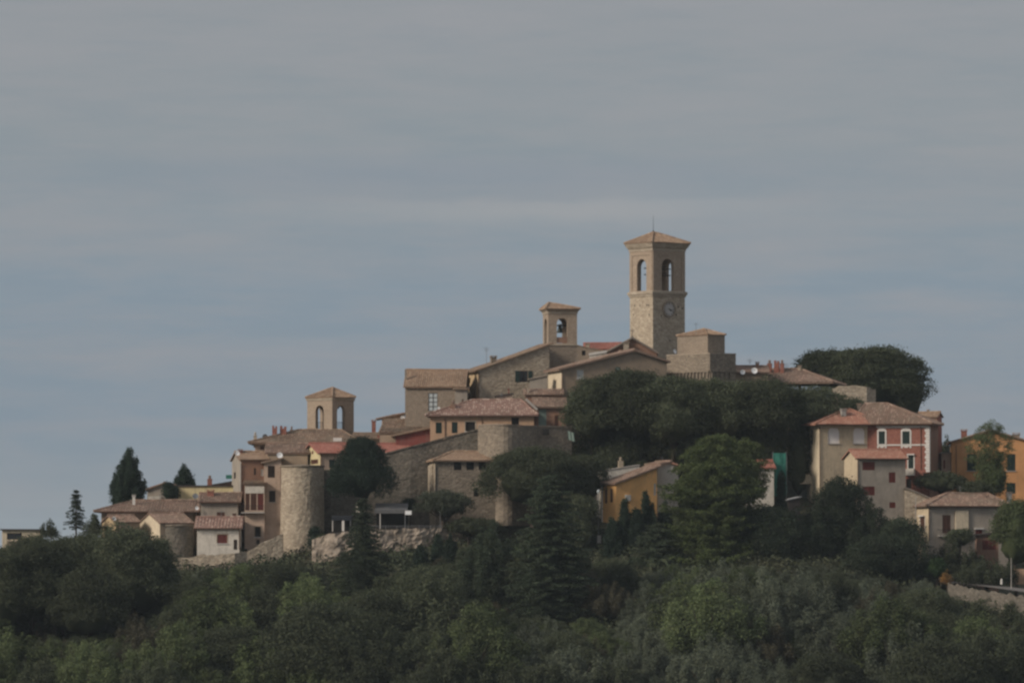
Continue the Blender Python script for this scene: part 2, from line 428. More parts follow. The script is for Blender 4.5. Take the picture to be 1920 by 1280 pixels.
# ------------------------------------------------------------------ houses
def panel(mb, fn, u0, u1, z0, z1, holes=(), reveal=0.22, mi=0, n=8):
    """a wall sheet with rectangular or arched openings and their reveals; fn(u, depth, z) -> local point"""
    us = sorted(set([u0, u1] + [h[0] for h in holes] + [h[1] for h in holes]))
    zs = sorted(set([z0, z1] + [h[2] for h in holes] + [h[3] for h in holes]))
    us = [u for u in us if u0 <= u <= u1]; zs = [z for z in zs if z0 <= z <= z1]
    for a, b_ in zip(us[:-1], us[1:]):
        for c, d in zip(zs[:-1], zs[1:]):
            mu, mz = (a + b_) / 2, (c + d) / 2
            if any(h[0] < mu < h[1] and h[2] < mz < h[3] for h in holes): continue
            mb.face([fn(a, 0, c), fn(b_, 0, c), fn(b_, 0, d), fn(a, 0, d)], mi)
    for h in holes:
        a, b_, c, d, arch = h
        out = [(a, c), (b_, c)]
        if arch:
            r = (b_ - a) / 2; rise = min(r, d - c); uc = (a + b_) / 2
            pts = [(uc + r * math.cos(math.pi * i / n), d - rise + rise * math.sin(math.pi * i / n)) for i in range(n + 1)]
            for p, q in zip(pts[:-1], pts[1:]):
                mb.face([fn(q[0], 0, q[1]), fn(p[0], 0, p[1]), fn(p[0], 0, d), fn(q[0], 0, d)], mi)
            out += pts
        else:
            out += [(b_, d), (a, d)]
        for p, q in zip(out, out[1:] + out[:1]):
            if abs(p[0]-q[0]) + abs(p[1]-q[1]) < 1e-6: continue
            mb.face([fn(p[0], 0, p[1]), fn(q[0], 0, q[1]), fn(q[0], reveal, q[1]), fn(p[0], reveal, p[1])], mi)

def plane_of(poly):
    a, b_, c = Vector(poly[0]), Vector(poly[1]), Vector(poly[2])
    n = (b_ - a).cross(c - a)
    if abs(n.z) < 1e-9: return None
    return (-n.x / n.z, -n.y / n.z, (n.x * a.x + n.y * a.y + n.z * a.z) / n.z)

from mathutils import noise as mn_
def tile_roof(polys, mat, parent, name='roof', t=0.12, pitch_w=0.30, seed=1, tiled=True, under='wood_dark'):
    rnd = random.Random(seed)
    mb = MB(); idx = {}
    def vi(p):
        k = tuple(round(c, 3) for c in p)
        if k not in idx: idx[k] = len(mb.v); mb.v.append(k)
        return idx[k]
    edges = {}
    for poly in polys:
        ids = [vi(p) for p in poly]
        lo = [vi((p[0], p[1], p[2] - t)) for p in poly]
        mb.f.append(tuple(ids)); mb.m.append(0)
        mb.f.append(tuple(reversed(lo))); mb.m.append(1)
        for i in range(len(ids)):
            j = (i + 1) % len(ids)
            e_ = tuple(sorted((ids[i], ids[j])))
            edges.setdefault(e_, []).append((ids[i], ids[j], lo[i], lo[j]))
    for e_, l in edges.items():
        if len(l) == 1:
            a, b_, c, d = l[0]; mb.f.append((b_, a, c, d)); mb.m.append(0)
        elif tiled:
            p0, p1 = Vector(mb.v[e_[0]]), Vector(mb.v[e_[1]])
            n = max(1, int((p1 - p0).length / 0.45))
            for i in range(n):
                q0, q1 = p0.lerp(p1, i / n), p0.lerp(p1, (i + 1) / n)
                mb.tube(q0 + Vector((0,0,.05)), q1 + Vector((0,0,.03 + rnd.random()*.04)), 0.15, 0.13, 6)
    if tiled:
        for poly in polys:
            pl = plane_of(poly)
            if pl is None: continue
            g = Vector((pl[0], pl[1], 0))
            if g.length < 1e-4: continue
            up = Vector((g.x, g.y, g.length_squared)).normalized()
            hh = Vector((-g.y, g.x, 0)).normalized()
            nn = hh.cross(up).normalized()
            if nn.z < 0: nn = -nn
            o = Vector(poly[0])
            pts = [((Vector(p) - o).dot(hh), (Vector(p) - o).dot(up)) for p in poly]
            h0, h1 = min(p[0] for p in pts), max(p[0] for p in pts)
            h = h0 + pitch_w * 0.5
            while h < h1 - 0.05:
                vs_ = []
                for p, q in zip(pts, pts[1:] + pts[:1]):
                    if (p[0] - h) * (q[0] - h) < 0:
                        vs_.append(p[1] + (q[1] - p[1]) * (h - p[0]) / (q[0] - p[0]))
                if len(vs_) >= 2:
                    v0, v1 = min(vs_), max(vs_)
                    v = v0 - 0.05 - rnd.random() * 0.03
                    jj = rnd.uniform(-.02, .02)
                    while v < v1 - 0.1:
                        ve = min(v + 0.46, v1)
                        k = len(mb.v)
                        lift = rnd.random() * 0.02
                        for vv_, ww, hz in ((v, 0.105, 0.085 + lift), (ve, 0.085, 0.06)):
                            for (du, dz) in ((-ww, 0.005), (-ww*.55, hz*.85), (0, hz), (ww*.55, hz*.85), (ww, 0.005)):
                                mb.v.append(tuple(o + hh * (h + du + jj) + up * vv_ + nn * dz))
                        for i in range(4):
                            mb.f.append((k+i, k+i+1, k+6+i, k+5+i)); mb.m.append(0)
                        mb.f.append((k+4, k+3, k+2, k+1, k)); mb.m.append(0)
                        v += 0.44 + rnd.random() * 0.03
                h += pitch_w
    for i, v_ in enumerate(mb.v):
        mb.v[i] = (v_[0], v_[1], v_[2] + .07 * mn_.noise(Vector((v_[0] * .35 + seed, v_[1] * .35, 0))))
    return mb.build(name, [mat, under], parent)

class House:
    def __init__(s, name, label, cx, rx, Y, ang, eave, D=None, lx=None, sx=None, wall='rubble_brown', cat='house',
                 base=None, group=None, side=None):
        s.name, s.cx, s.Y, s.a = name, cx, Y, R(ang)
        s.c, s.s = math.cos(s.a), math.sin(s.a)
        O = W(cx, eave, Y); s.O = O
        d = ray(rx, eave)
        s.L = (O.y * d.x - O.x * d.y) / (s.c * d.y - s.s * d.x)
        if lx is not None:
            d = ray(lx, eave)
            s.D = (O.y * d.x - O.x * d.y) / (-s.s * d.y - s.c * d.x)
        elif sx is not None:
            Ox, Oy = O.x + s.L * s.c, O.y + s.L * s.s
            d = ray(sx, eave)
            s.D = (Oy * d.x - Ox * d.y) / (-s.s * d.y - s.c * d.x)
        else: s.D = D
        if base is None:
            cs = [s.world2(x, y) for x in (0, s.L) for y in (0, s.D)]
            s.zb = min(tz(*p) for p in cs) - 0.6
            s.zb = min(s.zb, O.z - 2)
        else: s.zb = W(cx, base, Y).z
        s.ze = O.z - s.zb
        s.root = empty(name, (O.x, O.y, s.zb), s.a)
        tag(s.root, label, cat, group)
        s.wallmat = wall; s.side = side
        s.holes = {'F': [], 'L': [], 'R': []}
        s.wins = []
        s.polys = None
        s.flat = None
    def world2(s, x, y):
        return s.O.x + x * s.c - y * s.s, s.O.y + x * s.s + y * s.c
    def fn(s, face):
        L, D = s.L, s.D
        return {'F': lambda u, d, z: (u, d, z), 'L': lambda u, d, z: (d, u, z),
                'R': lambda u, d, z: (L - d, u, z), 'B': lambda u, d, z: (u, D - d, z)}[face]
    def hit(s, face, px, py):
        d = ray(px, py)
        if face == 'F': P, nrm, t = (0, 0), (s.s, -s.c), (s.c, s.s)
        elif face == 'L': P, nrm, t = (0, 0), (s.c, s.s), (-s.s, s.c)
        else: P, nrm, t = (s.L * s.c, s.L * s.s), (s.c, s.s), (-s.s, s.c)
        Px, Py = s.O.x + P[0], s.O.y + P[1]
        k = (Px * nrm[0] + Py * nrm[1]) / (d.x * nrm[0] + d.y * nrm[1])
        X_, Y2 = d.x * k, d.y * k
        return (X_ - Px) * t[0] + (Y2 - Py) * t[1], CZ + d.z * k - s.zb
    def zz(s, py, dy=None):
        """local height of an image row at the depth of local y = dy"""
        dy = s.D / 2 if dy is None else dy
        return W(s.cx, py, s.Y + dy * s.c).z - s.zb
    def xx(s, px, py, y=None):
        y = s.D / 2 if y is None else y
        d = ray(px, py)
        Ox, Oy = s.O.x - y * s.s, s.O.y + y * s.c
        return (Oy * d.x - Ox * d.y) / (s.c * d.y - s.s * d.x)
    def roof(s, kind, ridge=None, mat='tile_brown', ov=0.45, ovx=None, r0=None, r1=None, f=0.5, apex=None, er=None, el=None,
             t=0.14, tiled=True, pw=0.30, seed=None, back=None):
        ovx = ov if ovx is None else ovx
        L, D = s.L, s.D
        x0, x1, y0, y1 = -ovx, L + ovx, -ov, D + ov
        h0 = s.ze + t
        if kind == 'hip':
            hr = s.zz(ridge); ym = (y0 + y1) / 2
            a = s.xx(r0, ridge, D/2) if r0 is not None else x0 + (ym - y0)
            b_ = s.xx(r1, ridge, D/2) if r1 is not None else x1 - (ym - y0)
            if b_ - a < 0.3: a = b_ = (a + b_) / 2
            A, B_ = (a, ym, hr), (b_, ym, hr)
            if a == b_:
                P = [[(x0,y0,h0),(x1,y0,h0),A], [(x1,y0,h0),(x1,y1,h0),A], [(x1,y1,h0),(x0,y1,h0),A], [(x0,y1,h0),(x0,y0,h0),A]]
            else:
                P = [[(x0,y0,h0),(x1,y0,h0),B_,A], [(x1,y0,h0),(x1,y1,h0),B_], [(x1,y1,h0),(x0,y1,h0),A,B_], [(x0,y1,h0),(x0,y0,h0),A]]
        elif kind == 'gx':
            hr = s.zz(ridge, D * f); ym = D * f
            P = [[(x0,y0,h0),(x1,y0,h0),(x1,ym,hr),(x0,ym,hr)], [(x1,y1,h0),(x0,y1,h0),(x0,ym,hr),(x1,ym,hr)]]
        elif kind == 'gy':
            hr = s.zz(ridge, 0); xa = s.xx(apex, ridge, 0)
            hl = h0 if el is None else s.zz(el, 0); hq = h0 if er is None else s.zz(er, 0)
            P = [[(x0,y0,hl),(xa,y0,hr),(xa,y1,hr),(x0,y1,hl)], [(xa,y0,hr),(x1,y0,hq),(x1,y1,hq),(xa,y1,hr)]]
        elif kind == 'sx':
            hq = s.zz(er, 0)
            P = [[(x0,y0,h0),(x1,y0,hq),(x1,y1,hq),(x0,y1,h0)]]
        elif kind == 'sy':
            hr = s.zz(ridge, D)
            P = [[(x0,y0,h0),(x1,y0,h0),(x1,y1,hr),(x0,y1,hr)]]
        elif kind == 'flat':
            P = [[(x0,y0,h0),(x1,y0,h0),(x1,y1,h0+.02),(x0,y1,h0+.02)]]; tiled = False
        s.t = t
        s.planes = [plane_of(p) for p in P]
        s.roofobj = tile_roof(P, mat, s.root, t=t, tiled=tiled, pitch_w=pw, seed=seed or int(s.cx))
        s.polys = P
        return s
    def top(s, x, y):
        return min(p[0] * x + p[1] * y + p[2] for p in s.planes)
    def win(s, face, px0, px1, py0, py1, kind='dark', arch=False, surround=None, frame='white_paint', shutters=None, sill=None, lintel=None):
        u0, za = s.hit(face, px0, (py0 + py1) / 2)
        u1, _ = s.hit(face, px1, (py0 + py1) / 2)
        _, z1 = s.hit(face, (px0 + px1) / 2, py0)
        _, z0 = s.hit(face, (px0 + px1) / 2, py1)
        if u1 < u0: u0, u1 = u1, u0
        lim = s.L if face == 'F' else s.D
        u0, u1 = max(u0, .1), min(u1, lim - .1)
        if u1 - u0 < 0.15: return s
        s.holes[face].append((u0, u1, z0, z1, arch))
        s.wins.append((face, u0, u1, z0, z1, kind, arch, surround, frame, shutters, sill, lintel))
        return s
    def finish(s):
        L, D = s.L, s.D
        mb = MB()
        zw = max(0.5, min(s.top(x, y) for x in (0, L) for y in (0, D)) - s.t * 0.5)
        for face, U in (('F', L), ('L', D), ('R', D), ('B', L)):
            fn = s.fn(face)
            hs = [h for h in s.holes.get(face, [])]
            zt = zw
            # where an opening reaches above the eaves line, keep it inside the gable sheet
            for h in hs: zt = max(zt, h[3] + 0.05) if h[3] > zw and h[3] < zw + 3 else zt
            hs = [h for h in hs if h[3] <= zt]
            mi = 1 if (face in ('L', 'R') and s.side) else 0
            cand = {0.0, U}
            for P in s.polys:
                for p in P:
                    u = p[0] if face in ('F', 'B') else p[1]
                    if 0 < u < U: cand.add(u)
            def tp(u):
                x, y, _ = fn(u, 0, 0)
                return s.top(x, y) - s.t * 0.5
            if zt > zw + 1e-6:
                uu = sorted(cand | {h[0] for h in hs} | {h[1] for h in hs})
                # build by columns
                for a, b_ in zip(uu[:-1], uu[1:]):
                    mid = (a + b_) / 2
                    col_h = sorted([h for h in hs if h[0] < mid < h[1]], key=lambda h: h[2])
                    zprev = 0.0
                    for h in col_h:
                        mb.face([fn(a,0,zprev), fn(b_,0,zprev), fn(b_,0,h[2]), fn(a,0,h[2])], mi); zprev = h[3]
                    ta, tb = max(tp(a), zprev), max(tp(b_), zprev)
                    mb.face([fn(a,0,zprev), fn(b_,0,zprev), fn(b_,0,tb), fn(a,0,ta)], mi)
                tmp = MB()
                for h in hs: panel(mb, fn, h[0], h[1], h[2], h[3], [h], mi=mi)
            else:
                panel(mb, fn, 0, U, 0, zw, hs, mi=mi)
                uu = sorted(cand)
                pts = [(u, tp(u)) for u in uu]
                if max(p[1] for p in pts) > zw + 0.02:
                    poly = [fn(0, 0, zw), fn(U, 0, zw)] + [fn(u, 0, z) for u, z in reversed(pts)]
                    mb.face(poly, mi)
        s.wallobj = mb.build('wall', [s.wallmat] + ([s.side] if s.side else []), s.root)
        for (face, u0, u1, z0, z1, kind, arch, surround, frame, shutters, sill, lintel) in s.wins:
            fn = s.fn(face); w = MB()
            pane = {'dark': 'glass_dark', 'void': 'room_dark', 'pale': 'glass_pale', 'blind': 'blind_white', 'wood': 'wood_brown',
                    'redwood': 'wood_red', 'green': 'shutter_green', 'sage': 'paint_sage', 'darkwood': 'wood_dark'}[kind]
            dp = {'dark': .17, 'void': .2, 'pale': .1, 'blind': .10}.get(kind, .07)
            w.face([fn(u0, dp, z0), fn(u1, dp, z0), fn(u1, dp, z1), fn(u0, dp, z1)], 0)
            wo_ = w.build('window' if (z1 - z0) < 2.6 or kind in ('dark', 'blind') else 'door', pane, s.root)
            fr = MB(); fw = 0.06
            if kind in ('dark', 'pale'):
                d0, d1 = dp - .06, dp - .005
                fr.tbox(fn, u0, u0 + fw, d0, d1, z0, z1); fr.tbox(fn, u1 - fw, u1, d0, d1, z0, z1)
                fr.tbox(fn, u0 + fw, u1 - fw, d0, d1, z1 - fw, z1); fr.tbox(fn, u0 + fw, u1 - fw, d0, d1, z0, z0 + fw)
                if u1 - u0 > 0.7:
                    um = (u0 + u1) / 2; fr.tbox(fn, um - .03, um + .03, d0, d1, z0 + fw, z1 - fw)
                if kind == 'pale':
                    for k in (1, 2, 3):
                        q = z0 + (z1 - z0) * k / 4; fr.tbox(fn, u0 + fw, (u0+u1)/2 - .03, d0, d1, q - .03, q + .03); fr.tbox(fn, (u0+u1)/2 + .03, u1 - fw, d0, d1, q - .03, q + .03)
                fr.build('frame', frame if kind == 'pale' else 'wood_dark', wo_)
            elif kind in ('wood', 'redwood', 'green', 'darkwood'):
                # louvred leaves: stiles and slats proud of the panel
                um = (u0 + u1) / 2
                for a, b_ in ((u0, um - .015), (um + .015, u1)):
                    fr = MB()
                    fr.tbox(fn, a, a + .06, .01, .06, z0, z1); fr.tbox(fn, b_ - .06, b_, .01, .06, z0, z1)
                    q = z0 + .05
                    while q < z1 - .06:
                        fr.tbox(fn, a + .06, b_ - .06, .03, .06, q, q + .04); q += .12
                    fr.build('shutter', pane, wo_)
            if surround:
                sr = MB(); g_ = 0.2
                if arch or surround == 'baroque':
                    sr.tbox(fn, u0 - g_, u0, -.05, .02, z0, z1); sr.tbox(fn, u1, u1 + g_, -.05, .02, z0, z1)
                    uc = (u0 + u1) / 2; rr = (u1 - u0) / 2 + g_
                    n = 10
                    for i in range(n):
                        t0, t1 = math.pi * i / n, math.pi * (i + 1) / n
                        k1, k2 = rr, 0.42
                        pa = (uc + k1 * math.cos(t0), z1 + k2 * math.sin(t0)); pb = (uc + k1 * math.cos(t1), z1 + k2 * math.sin(t1))
                        for dd in (-.05,):
                            sr.face([fn(pa[0], dd, z1), fn(pa[0], dd, pa[1]), fn(pb[0], dd, pb[1]), fn(pb[0], dd, z1)])
                        sr.face([fn(pa[0], -.05, pa[1]), fn(pb[0], -.05, pb[1]), fn(pb[0], .02, pb[1]), fn(pa[0], .02, pa[1])])
                    # apron under the sill
                    for i in range(6):
                        a = u0 - g_ + (u1 - u0 + 2*g_) * i / 6; b_ = u0 - g_ + (u1 - u0 + 2*g_) * (i + 1) / 6
                        dz = (0.55, 0.35, 0.5, 0.5, 0.35, 0.55)[i]
                        sr.tbox(fn, a, b_, -.05, .02, z0 - dz, z0 - .13)
                    surround = 'white_paint'
                else:
                    sr.tbox(fn, u0 - g_*.7, u0, -.03, .02, z0, z1); sr.tbox(fn, u1, u1 + g_*.7, -.03, .02, z0, z1)
                    sr.tbox(fn, u0 - g_*.7, u1 + g_*.7, -.035, .02, z1, z1 + .14)
                sr.build('surround', surround, wo_)
            if sill or surround:
                q = MB(); q.tbox(fn, u0 - .12, u1 + .12, -.12, .04, z0 - .1, z0 - .002); q.build('sill', sill or 'white_paint', wo_)
            if lintel:
                q = MB(); q.tbox(fn, u0 - .15, u1 + .15, -.3, .02, z1 + .02, z1 + .18); q.build('lintel', lintel, wo_)
            if shutters:
                q = MB()
                hw = (u1 - u0) / 2
                q.tbox(fn, u0 - hw, u0 - .02, -.06, -.01, z0, z1); q.build('shutter', shutters, wo_)
                q = MB(); q.tbox(fn, u1 + .02, u1 + hw, -.06, -.01, z0, z1)
                q.build('shutter', shutters, wo_)
        return s
    def chimney(s, px0, px1, py0, py1, y=None, mat='brick_brown', cap='tile_brown', style='slab'):
        y = s.D * 0.4 if y is None else y
        a, b_ = s.xx(px0, py1, y), s.xx(px1, py1, y)
        z1, z0 = s.zz(py0, y), s.zz(py1, y)
        z0 = min(z0, s.top((a + b_) / 2, y)) - 0.5
        w_ = b_ - a
        mb = MB(); dd = min(w_, .7)
        mb.box(a, b_, y - dd/2, y + dd/2, z0, z1 - .25, 0)
        if style == 'slab':
            mb.box(a - .07, b_ + .07, y - dd/2 - .07, y + dd/2 + .07, z1 - .25, z1 - .15, 0)
            for k in (a + .02, b_ - .12):
                mb.box(k, k + .1, y - dd/2 + .02, y + dd/2 - .02, z1 - .15, z1 - .04, 0)
            mb.box(a - .1, b_ + .1, y - dd/2 - .1, y + dd/2 + .1, z1 - .04, z1 + .04, 1)
        elif style == 'pot':
            mb.box(a - .05, b_ + .05, y - dd/2 - .05, y + dd/2 + .05, z1 - .25, z1 - .17, 0)
            mb.lathe([(w_*.3, z1 - .17), (w_*.25, z1 + .1), (w_*.45, z1 + .12), (w_*.05, z1 + .35)], 10, (a+b_)/2, y, 1)
        elif style == 'battlement':
            mb.box(a, a + w_*.36, y - dd/2, y + dd/2, z1 - .25, z1 + .1, 0)
            mb.box(b_ - w_*.36, b_, y - dd/2, y + dd/2, z1 - .25, z1 + .02, 0)
        mb.build('chimney', [mat, cap], s.roofobj)
        return s
    def dish(s, px, py, rpx, y=0.3, mat='dish_white'):
        x = s.xx(px, py, y); z = s.zz(py, y); r = rpx * 0.0713
        mb = MB(); n = 16
        ax = Vector((0.15, -0.93, 0.35)).rotated_z(-s.a) if False else Vector((0.2, -0.92, 0.33))
        ax.normalize(); a = ax.orthogonal().normalized(); b_ = ax.cross(a)
        rings = [(0.02, -.16), (.5, -.12), (1.0, 0.0)]
        k = len(mb.v); c0 = Vector((x, y, z))
        for rr, h in rings:
            for i in range(n):
                t = 2*math.pi*i/n
                mb.v.append(tuple(c0 + (a*math.cos(t) + b_*math.sin(t)) * r * rr + ax * r * h * 1.2))
        for q in range(2):
            for i in range(n):
                j = (i+1) % n; mb.f.append((k+q*n+i, k+q*n+j, k+(q+1)*n+j, k+(q+1)*n+i)); mb.m.append(0)
        mb.tube(c0 - ax * r * .2, c0 - ax * r * .2 + Vector((0, .1, -r - .35)), .03, .03, 5, 1)
        mb.tube(c0 - b_ * r * .9, c0 + ax * r * .8, .02, .02, 4, 1)
        mb.box(*(v for p in zip(c0 + ax*r*.8 - Vector((.05,.05,.05)), c0 + ax*r*.8 + Vector((.05,.05,.05))) for v in p), 1)
        mb.build('satellite_dish', [mat, 'metal_grey'], s.roofobj)
        return s
    def antenna(s, px, py0, py1, y=None, bars=4):
        y = s.D * .5 if y is None else y
        x = s.xx(px, py1, y); z1, z0 = s.zz(py0, y), s.zz(py1, y)
        mb = MB(); mb.tube((x, y, z0 - .4), (x, y, z1), .035, .025, 5)
        for i in range(bars):
            q = z1 - .15 - i * .12
            mb.tube((x - .45 + i*.05, y, q), (x + .45 - i*.05, y, q), .014, .014, 4)
        mb.build('antenna', 'metal_grey', s.roofobj)
        return s
    def pipe(s, face, px, py0, py1, mat='copper_pipe', r=.05):
        u, z0 = s.hit(face, px, py1); _, z1 = s.hit(face, px, py0)
        fn = s.fn(face); mb = MB(); mb.tube(fn(u, -.08, z0), fn(u, -.08, z1), r, r, 6)
        mb.tube(fn(u, -.08, z1), fn(u, -.35, z1 + .25), r, r, 6)
        mb.build('drainpipe', mat, s.root)
        return s
    def gutter(s, mat='copper_pipe', ov=.45):
        mb = MB(); mb.tube((-ov, -ov - .06, s.ze + .06), (s.L + ov, -ov - .06, s.ze + .06), .075, .075, 6)
        mb.build('gutter', mat, s.roofobj)
        return s
    def part(s, name, mat, face, px0, px1, py0, py1, d0, d1):
        """a box standing on a face between two depths (negative = proud)"""
        u0, _ = s.hit(face, px0, (py0+py1)/2); u1, _ = s.hit(face, px1, (py0+py1)/2)
        _, z1 = s.hit(face, (px0+px1)/2, py0); _, z0 = s.hit(face, (px0+px1)/2, py1)
        if u1 < u0: u0, u1 = u1, u0
        mb = MB(); mb.tbox(s.fn(face), u0, u1, d0, d1, z0, z1)
        mb.build(name, mat, s.root)
        return s
    def balcony(s, face, px0, px1, pyrail, pyslab, out=1.1, mat='slab_grey', rail='iron_dark', solid=False):
        u0, _ = s.hit(face, px0, pyslab); u1, _ = s.hit(face, px1, pyslab)
        _, zr = s.hit(face, px0, pyrail); _, z0 = s.hit(face, px0, pyslab)
        if u1 < u0: u0, u1 = u1, u0
        fn = s.fn(face)
        mb = MB(); mb.tbox(fn, u0, u1, -out, -.003, z0 - .15, z0)
        bo = mb.build('balcony', mat, s.root)
        q = MB()
        if solid:
            q.tbox(fn, u0, u1, -out, -out + .12, z0 + .003, zr); q.tbox(fn, u0, u0 + .12, -out + .123, -.003, z0 + .003, zr); q.tbox(fn, u1 - .12, u1, -out + .123, -.003, z0 + .003, zr)
        else:
            q.tbox(fn, u0, u1, -out, -out + .05, zr - .05, zr); q.tbox(fn, u0, u0 + .05, -out + .05, -.003, zr - .05, zr); q.tbox(fn, u1 - .05, u1, -out + .05, -.003, zr - .05, zr)
            n = max(2, int((u1 - u0) / .14))
            for i in range(n + 1):
                u = u0 + .02 + (u1 - u0 - .04) * i / n; q.tube(fn(u, -out + .025, z0), fn(u, -out + .025, zr - .05), .012, .012, 4)
        q.build('railing', mat if solid else rail, bo)
        return s

def belfry(s, faces, z0, z1, th=0.55, mat='brick_belfry', floor=None):
    """hollow bell chamber of square plan L x D: openings given per face as (u0,u1,z0,z1,arch)"""
    mb = MB(); L, D = s.L, s.D
    for face, U in (('F', L), ('L', D), ('R', D), ('B', L)):
        fn = s.fn(face)
        hs = faces[face]
        panel(mb, fn, 0, U, z0, z1, hs, reveal=th)
        fi = lambda u, d, z, fn=fn: fn(u, th, z)
        panel(mb, fi, th, U - th, z0, z1, hs, reveal=0.0)
    mb.face([(th, th, z0 + .02), (L - th, th, z0 + .02), (L - th, D - th, z0 + .02), (th, D - th, z0 + .02)])
    mb.face([(th, th, z1 - .02), (L - th, th, z1 - .02), (L - th, D - th, z1 - .02), (th, D - th, z1 - .02)])
    return mb.build('belfry', mat, s.root)
def band(s, name, mat, prof, parent=None):
    """string course or cornice: prof = [(projection, z)...] swept round the plan"""
    mb = MB(); L, D = s.L, s.D
    rings = [[(-p, -p, z), (L + p, -p, z), (L + p, D + p, z), (-p, D + p, z)] for p, z in prof]
    for a, b_ in zip(rings[:-1], rings[1:]):
        for i in range(4):
            j = (i + 1) % 4; mb.face([a[i], a[j], b_[j], b_[i]])
    return mb.build(name, mat, parent or s.root)
def bell(s, x, y, ztop, r, bars, parent=None):
    mb = MB(); h = r * 2.0
    mb.lathe([(0.02, ztop), (r*.45, ztop - h*.08), (r*.6, ztop - h*.5), (r*.78, ztop - h*.8), (r, ztop - h)], 16, x, y)
    b_ = mb.build('bell', 'bronze', s.root, smooth=True)
    q = MB(); 
    for z in bars:
        q.box(.5, s.L - .5, y - .07, y + .07, z, z + .14); q.box(x - .07, x + .07, .5, s.D - .5, z + .143, z + .26)
    q.build('bell_frame', 'wood_dark', s.root)
# ------------------------------------------------------------------ towers
def tower(name, label, cx, rx, lx, Y, ang, eave, wall_top, chamber_bot, apex_py, ov, openF, openL, open_py, wall, belf, roofmat, cat='tower'):
    s = House(name, label, cx, rx, Y, ang, eave, lx=lx, wall=wall, cat=cat)
    s.roof('hip', apex_py, roofmat, ov=ov, r0=cx+1, r1=cx+1, t=.1, pw=.28)
    zt, zb_ = s.zz(wall_top, 0), s.zz(chamber_bot, 0)
    hF = s.hit('F', openF[0], 700)[0], s.hit('F', openF[1], 700)[0]
    hL = sorted((s.hit('L', openL[0], 700)[0], s.hit('L', openL[1], 700)[0]))
    a, b_ = s.zz(open_py[1], 0), s.zz(open_py[0], 0)
    F_, L_ = (hF[0], hF[1], a, b_, True), (hL[0], hL[1], a, b_, True)
    belfry(s, {'F': [F_], 'B': [F_], 'L': [L_], 'R': [L_]}, zb_, zt, mat=belf)
    mb = MB()
    for face, U in (('F', s.L), ('L', s.D), ('R', s.D), ('B', s.L)):
        panel(mb, s.fn(face), 0, U, 0, zb_, [])
    mb.build('wall', wall, s.root)
    s.zt, s.zc = zt, zb_
    return s

t = tower('clock_tower', 'tallest tower, stone clock tower with arched belfry and tiled cap', 1224, 1284, 1181, 735, 35.6, 455, 464, 546, 434.5, .62,
          (1241, 1263), (1212, 1194.5), (484, 544), 'rubble_tower', 'brick_belfry', 'tile_ochre', 'clock tower')
ze = t.ze
band(t, 'cornice', 'trim_stone', [(0.0, t.zt - .45), (.10, t.zt - .42), (.12, t.zt - .12), (.30, t.zt + .1), (.52, ze - .12), (.56, ze - .01), (0, ze - .005)])
zc = t.zz(550, 0)
band(t, 'string_course', 'trim_stone', [(0.0, zc - .42), (.10, zc - .38), (.16, zc - .12), (.26, zc - .02), (.28, zc + .3), (.05, zc + .42), (0, zc + .42)])
mb = MB()
for face, U in (('F', t.L), ('L', t.D), ('R', t.D), ('B', t.L)):
    fn = t.fn(face); z0, z1 = zc + .42, t.zt - .46
    mb.tbox(fn, .0 if face in 'FB' else .09, .62, -.08, .0, z0, z1); mb.tbox(fn, U - .62, U - (.0 if face in 'FB' else .09), -.08, .0, z0, z1)
    mb.tbox(fn, .62, U - .62, -.078, .0, z1 - .55, z1)
mb.build('pilaster', 'brick_belfry', t.root)
bell(t, t.L/2, t.D/2, t.zz(502, 0) - .1, .62, [t.zz(502, 0), t.zz(514, 0)])
mb = MB(); rx_ = t.polys[0][2]
mb.tube((rx_[0], rx_[1], rx_[2] - .1), (rx_[0], rx_[1], rx_[2] + 2.4), .045, .015, 6)
mb.lathe([(.02, rx_[2]+.28), (.12, rx_[2]+.2), (.12, rx_[2]+.1), (.04, rx_[2])], 8, rx_[0], rx_[1])
mb.build('lightning_rod', 'iron_dark', t.roofobj)
# clock
uc, zc_ = t.hit('F', 1253.8, 579.5); fn = t.fn('F')
def disc(mb, fn, uc, zc, r0, r1, d, n=36, mi=0, d2=None):
    for i in range(n):
        a, b_ = 2*math.pi*i/n, 2*math.pi*(i+1)/n
        mb.face([fn(uc + r*math.cos(t_), dd, zc + r*math.sin(t_)) for r, t_, dd in ((r0,a,d),(r1,a,d2 if d2 is not None else d),(r1,b_,d2 if d2 is not None else d),(r0,b_,d))], mi)
mb = MB(); disc(mb, fn, uc, zc_, 0.01, .92, -.10); ck = mb.build('clock_face', 'clock_white', t.root)
mb = MB(); disc(mb, fn, uc, zc_, .92, 1.16, -.17); disc(mb, fn, uc, zc_, 1.16, 1.17, -.17, d2=.0); disc(mb, fn, uc, zc_, .92, .921, -.17, d2=-.10)
mb.build('clock_rim', 'brick_brown', ck)
def stroke(mb, p, q, w, d=-.13):
    dx, dz = q[0]-p[0], q[1]-p[1]; l = math.hypot(dx, dz); nx_, nz_ = -dz/l*w/2, dx/l*w/2
    a = [(p[0]+nx_, p[1]+nz_), (q[0]+nx_, q[1]+nz_), (q[0]-nx_, q[1]-nz_), (p[0]-nx_, p[1]-nz_)]
    mb.face([fn(u, d, z) for u, z in a])
    for i in range(4):
        j = (i+1) % 4; mb.face([fn(a[i][0], d, a[i][1]), fn(a[j][0], d, a[j][1]), fn(a[j][0], d+.025, a[j][1]), fn(a[i][0], d+.025, a[i][1])])
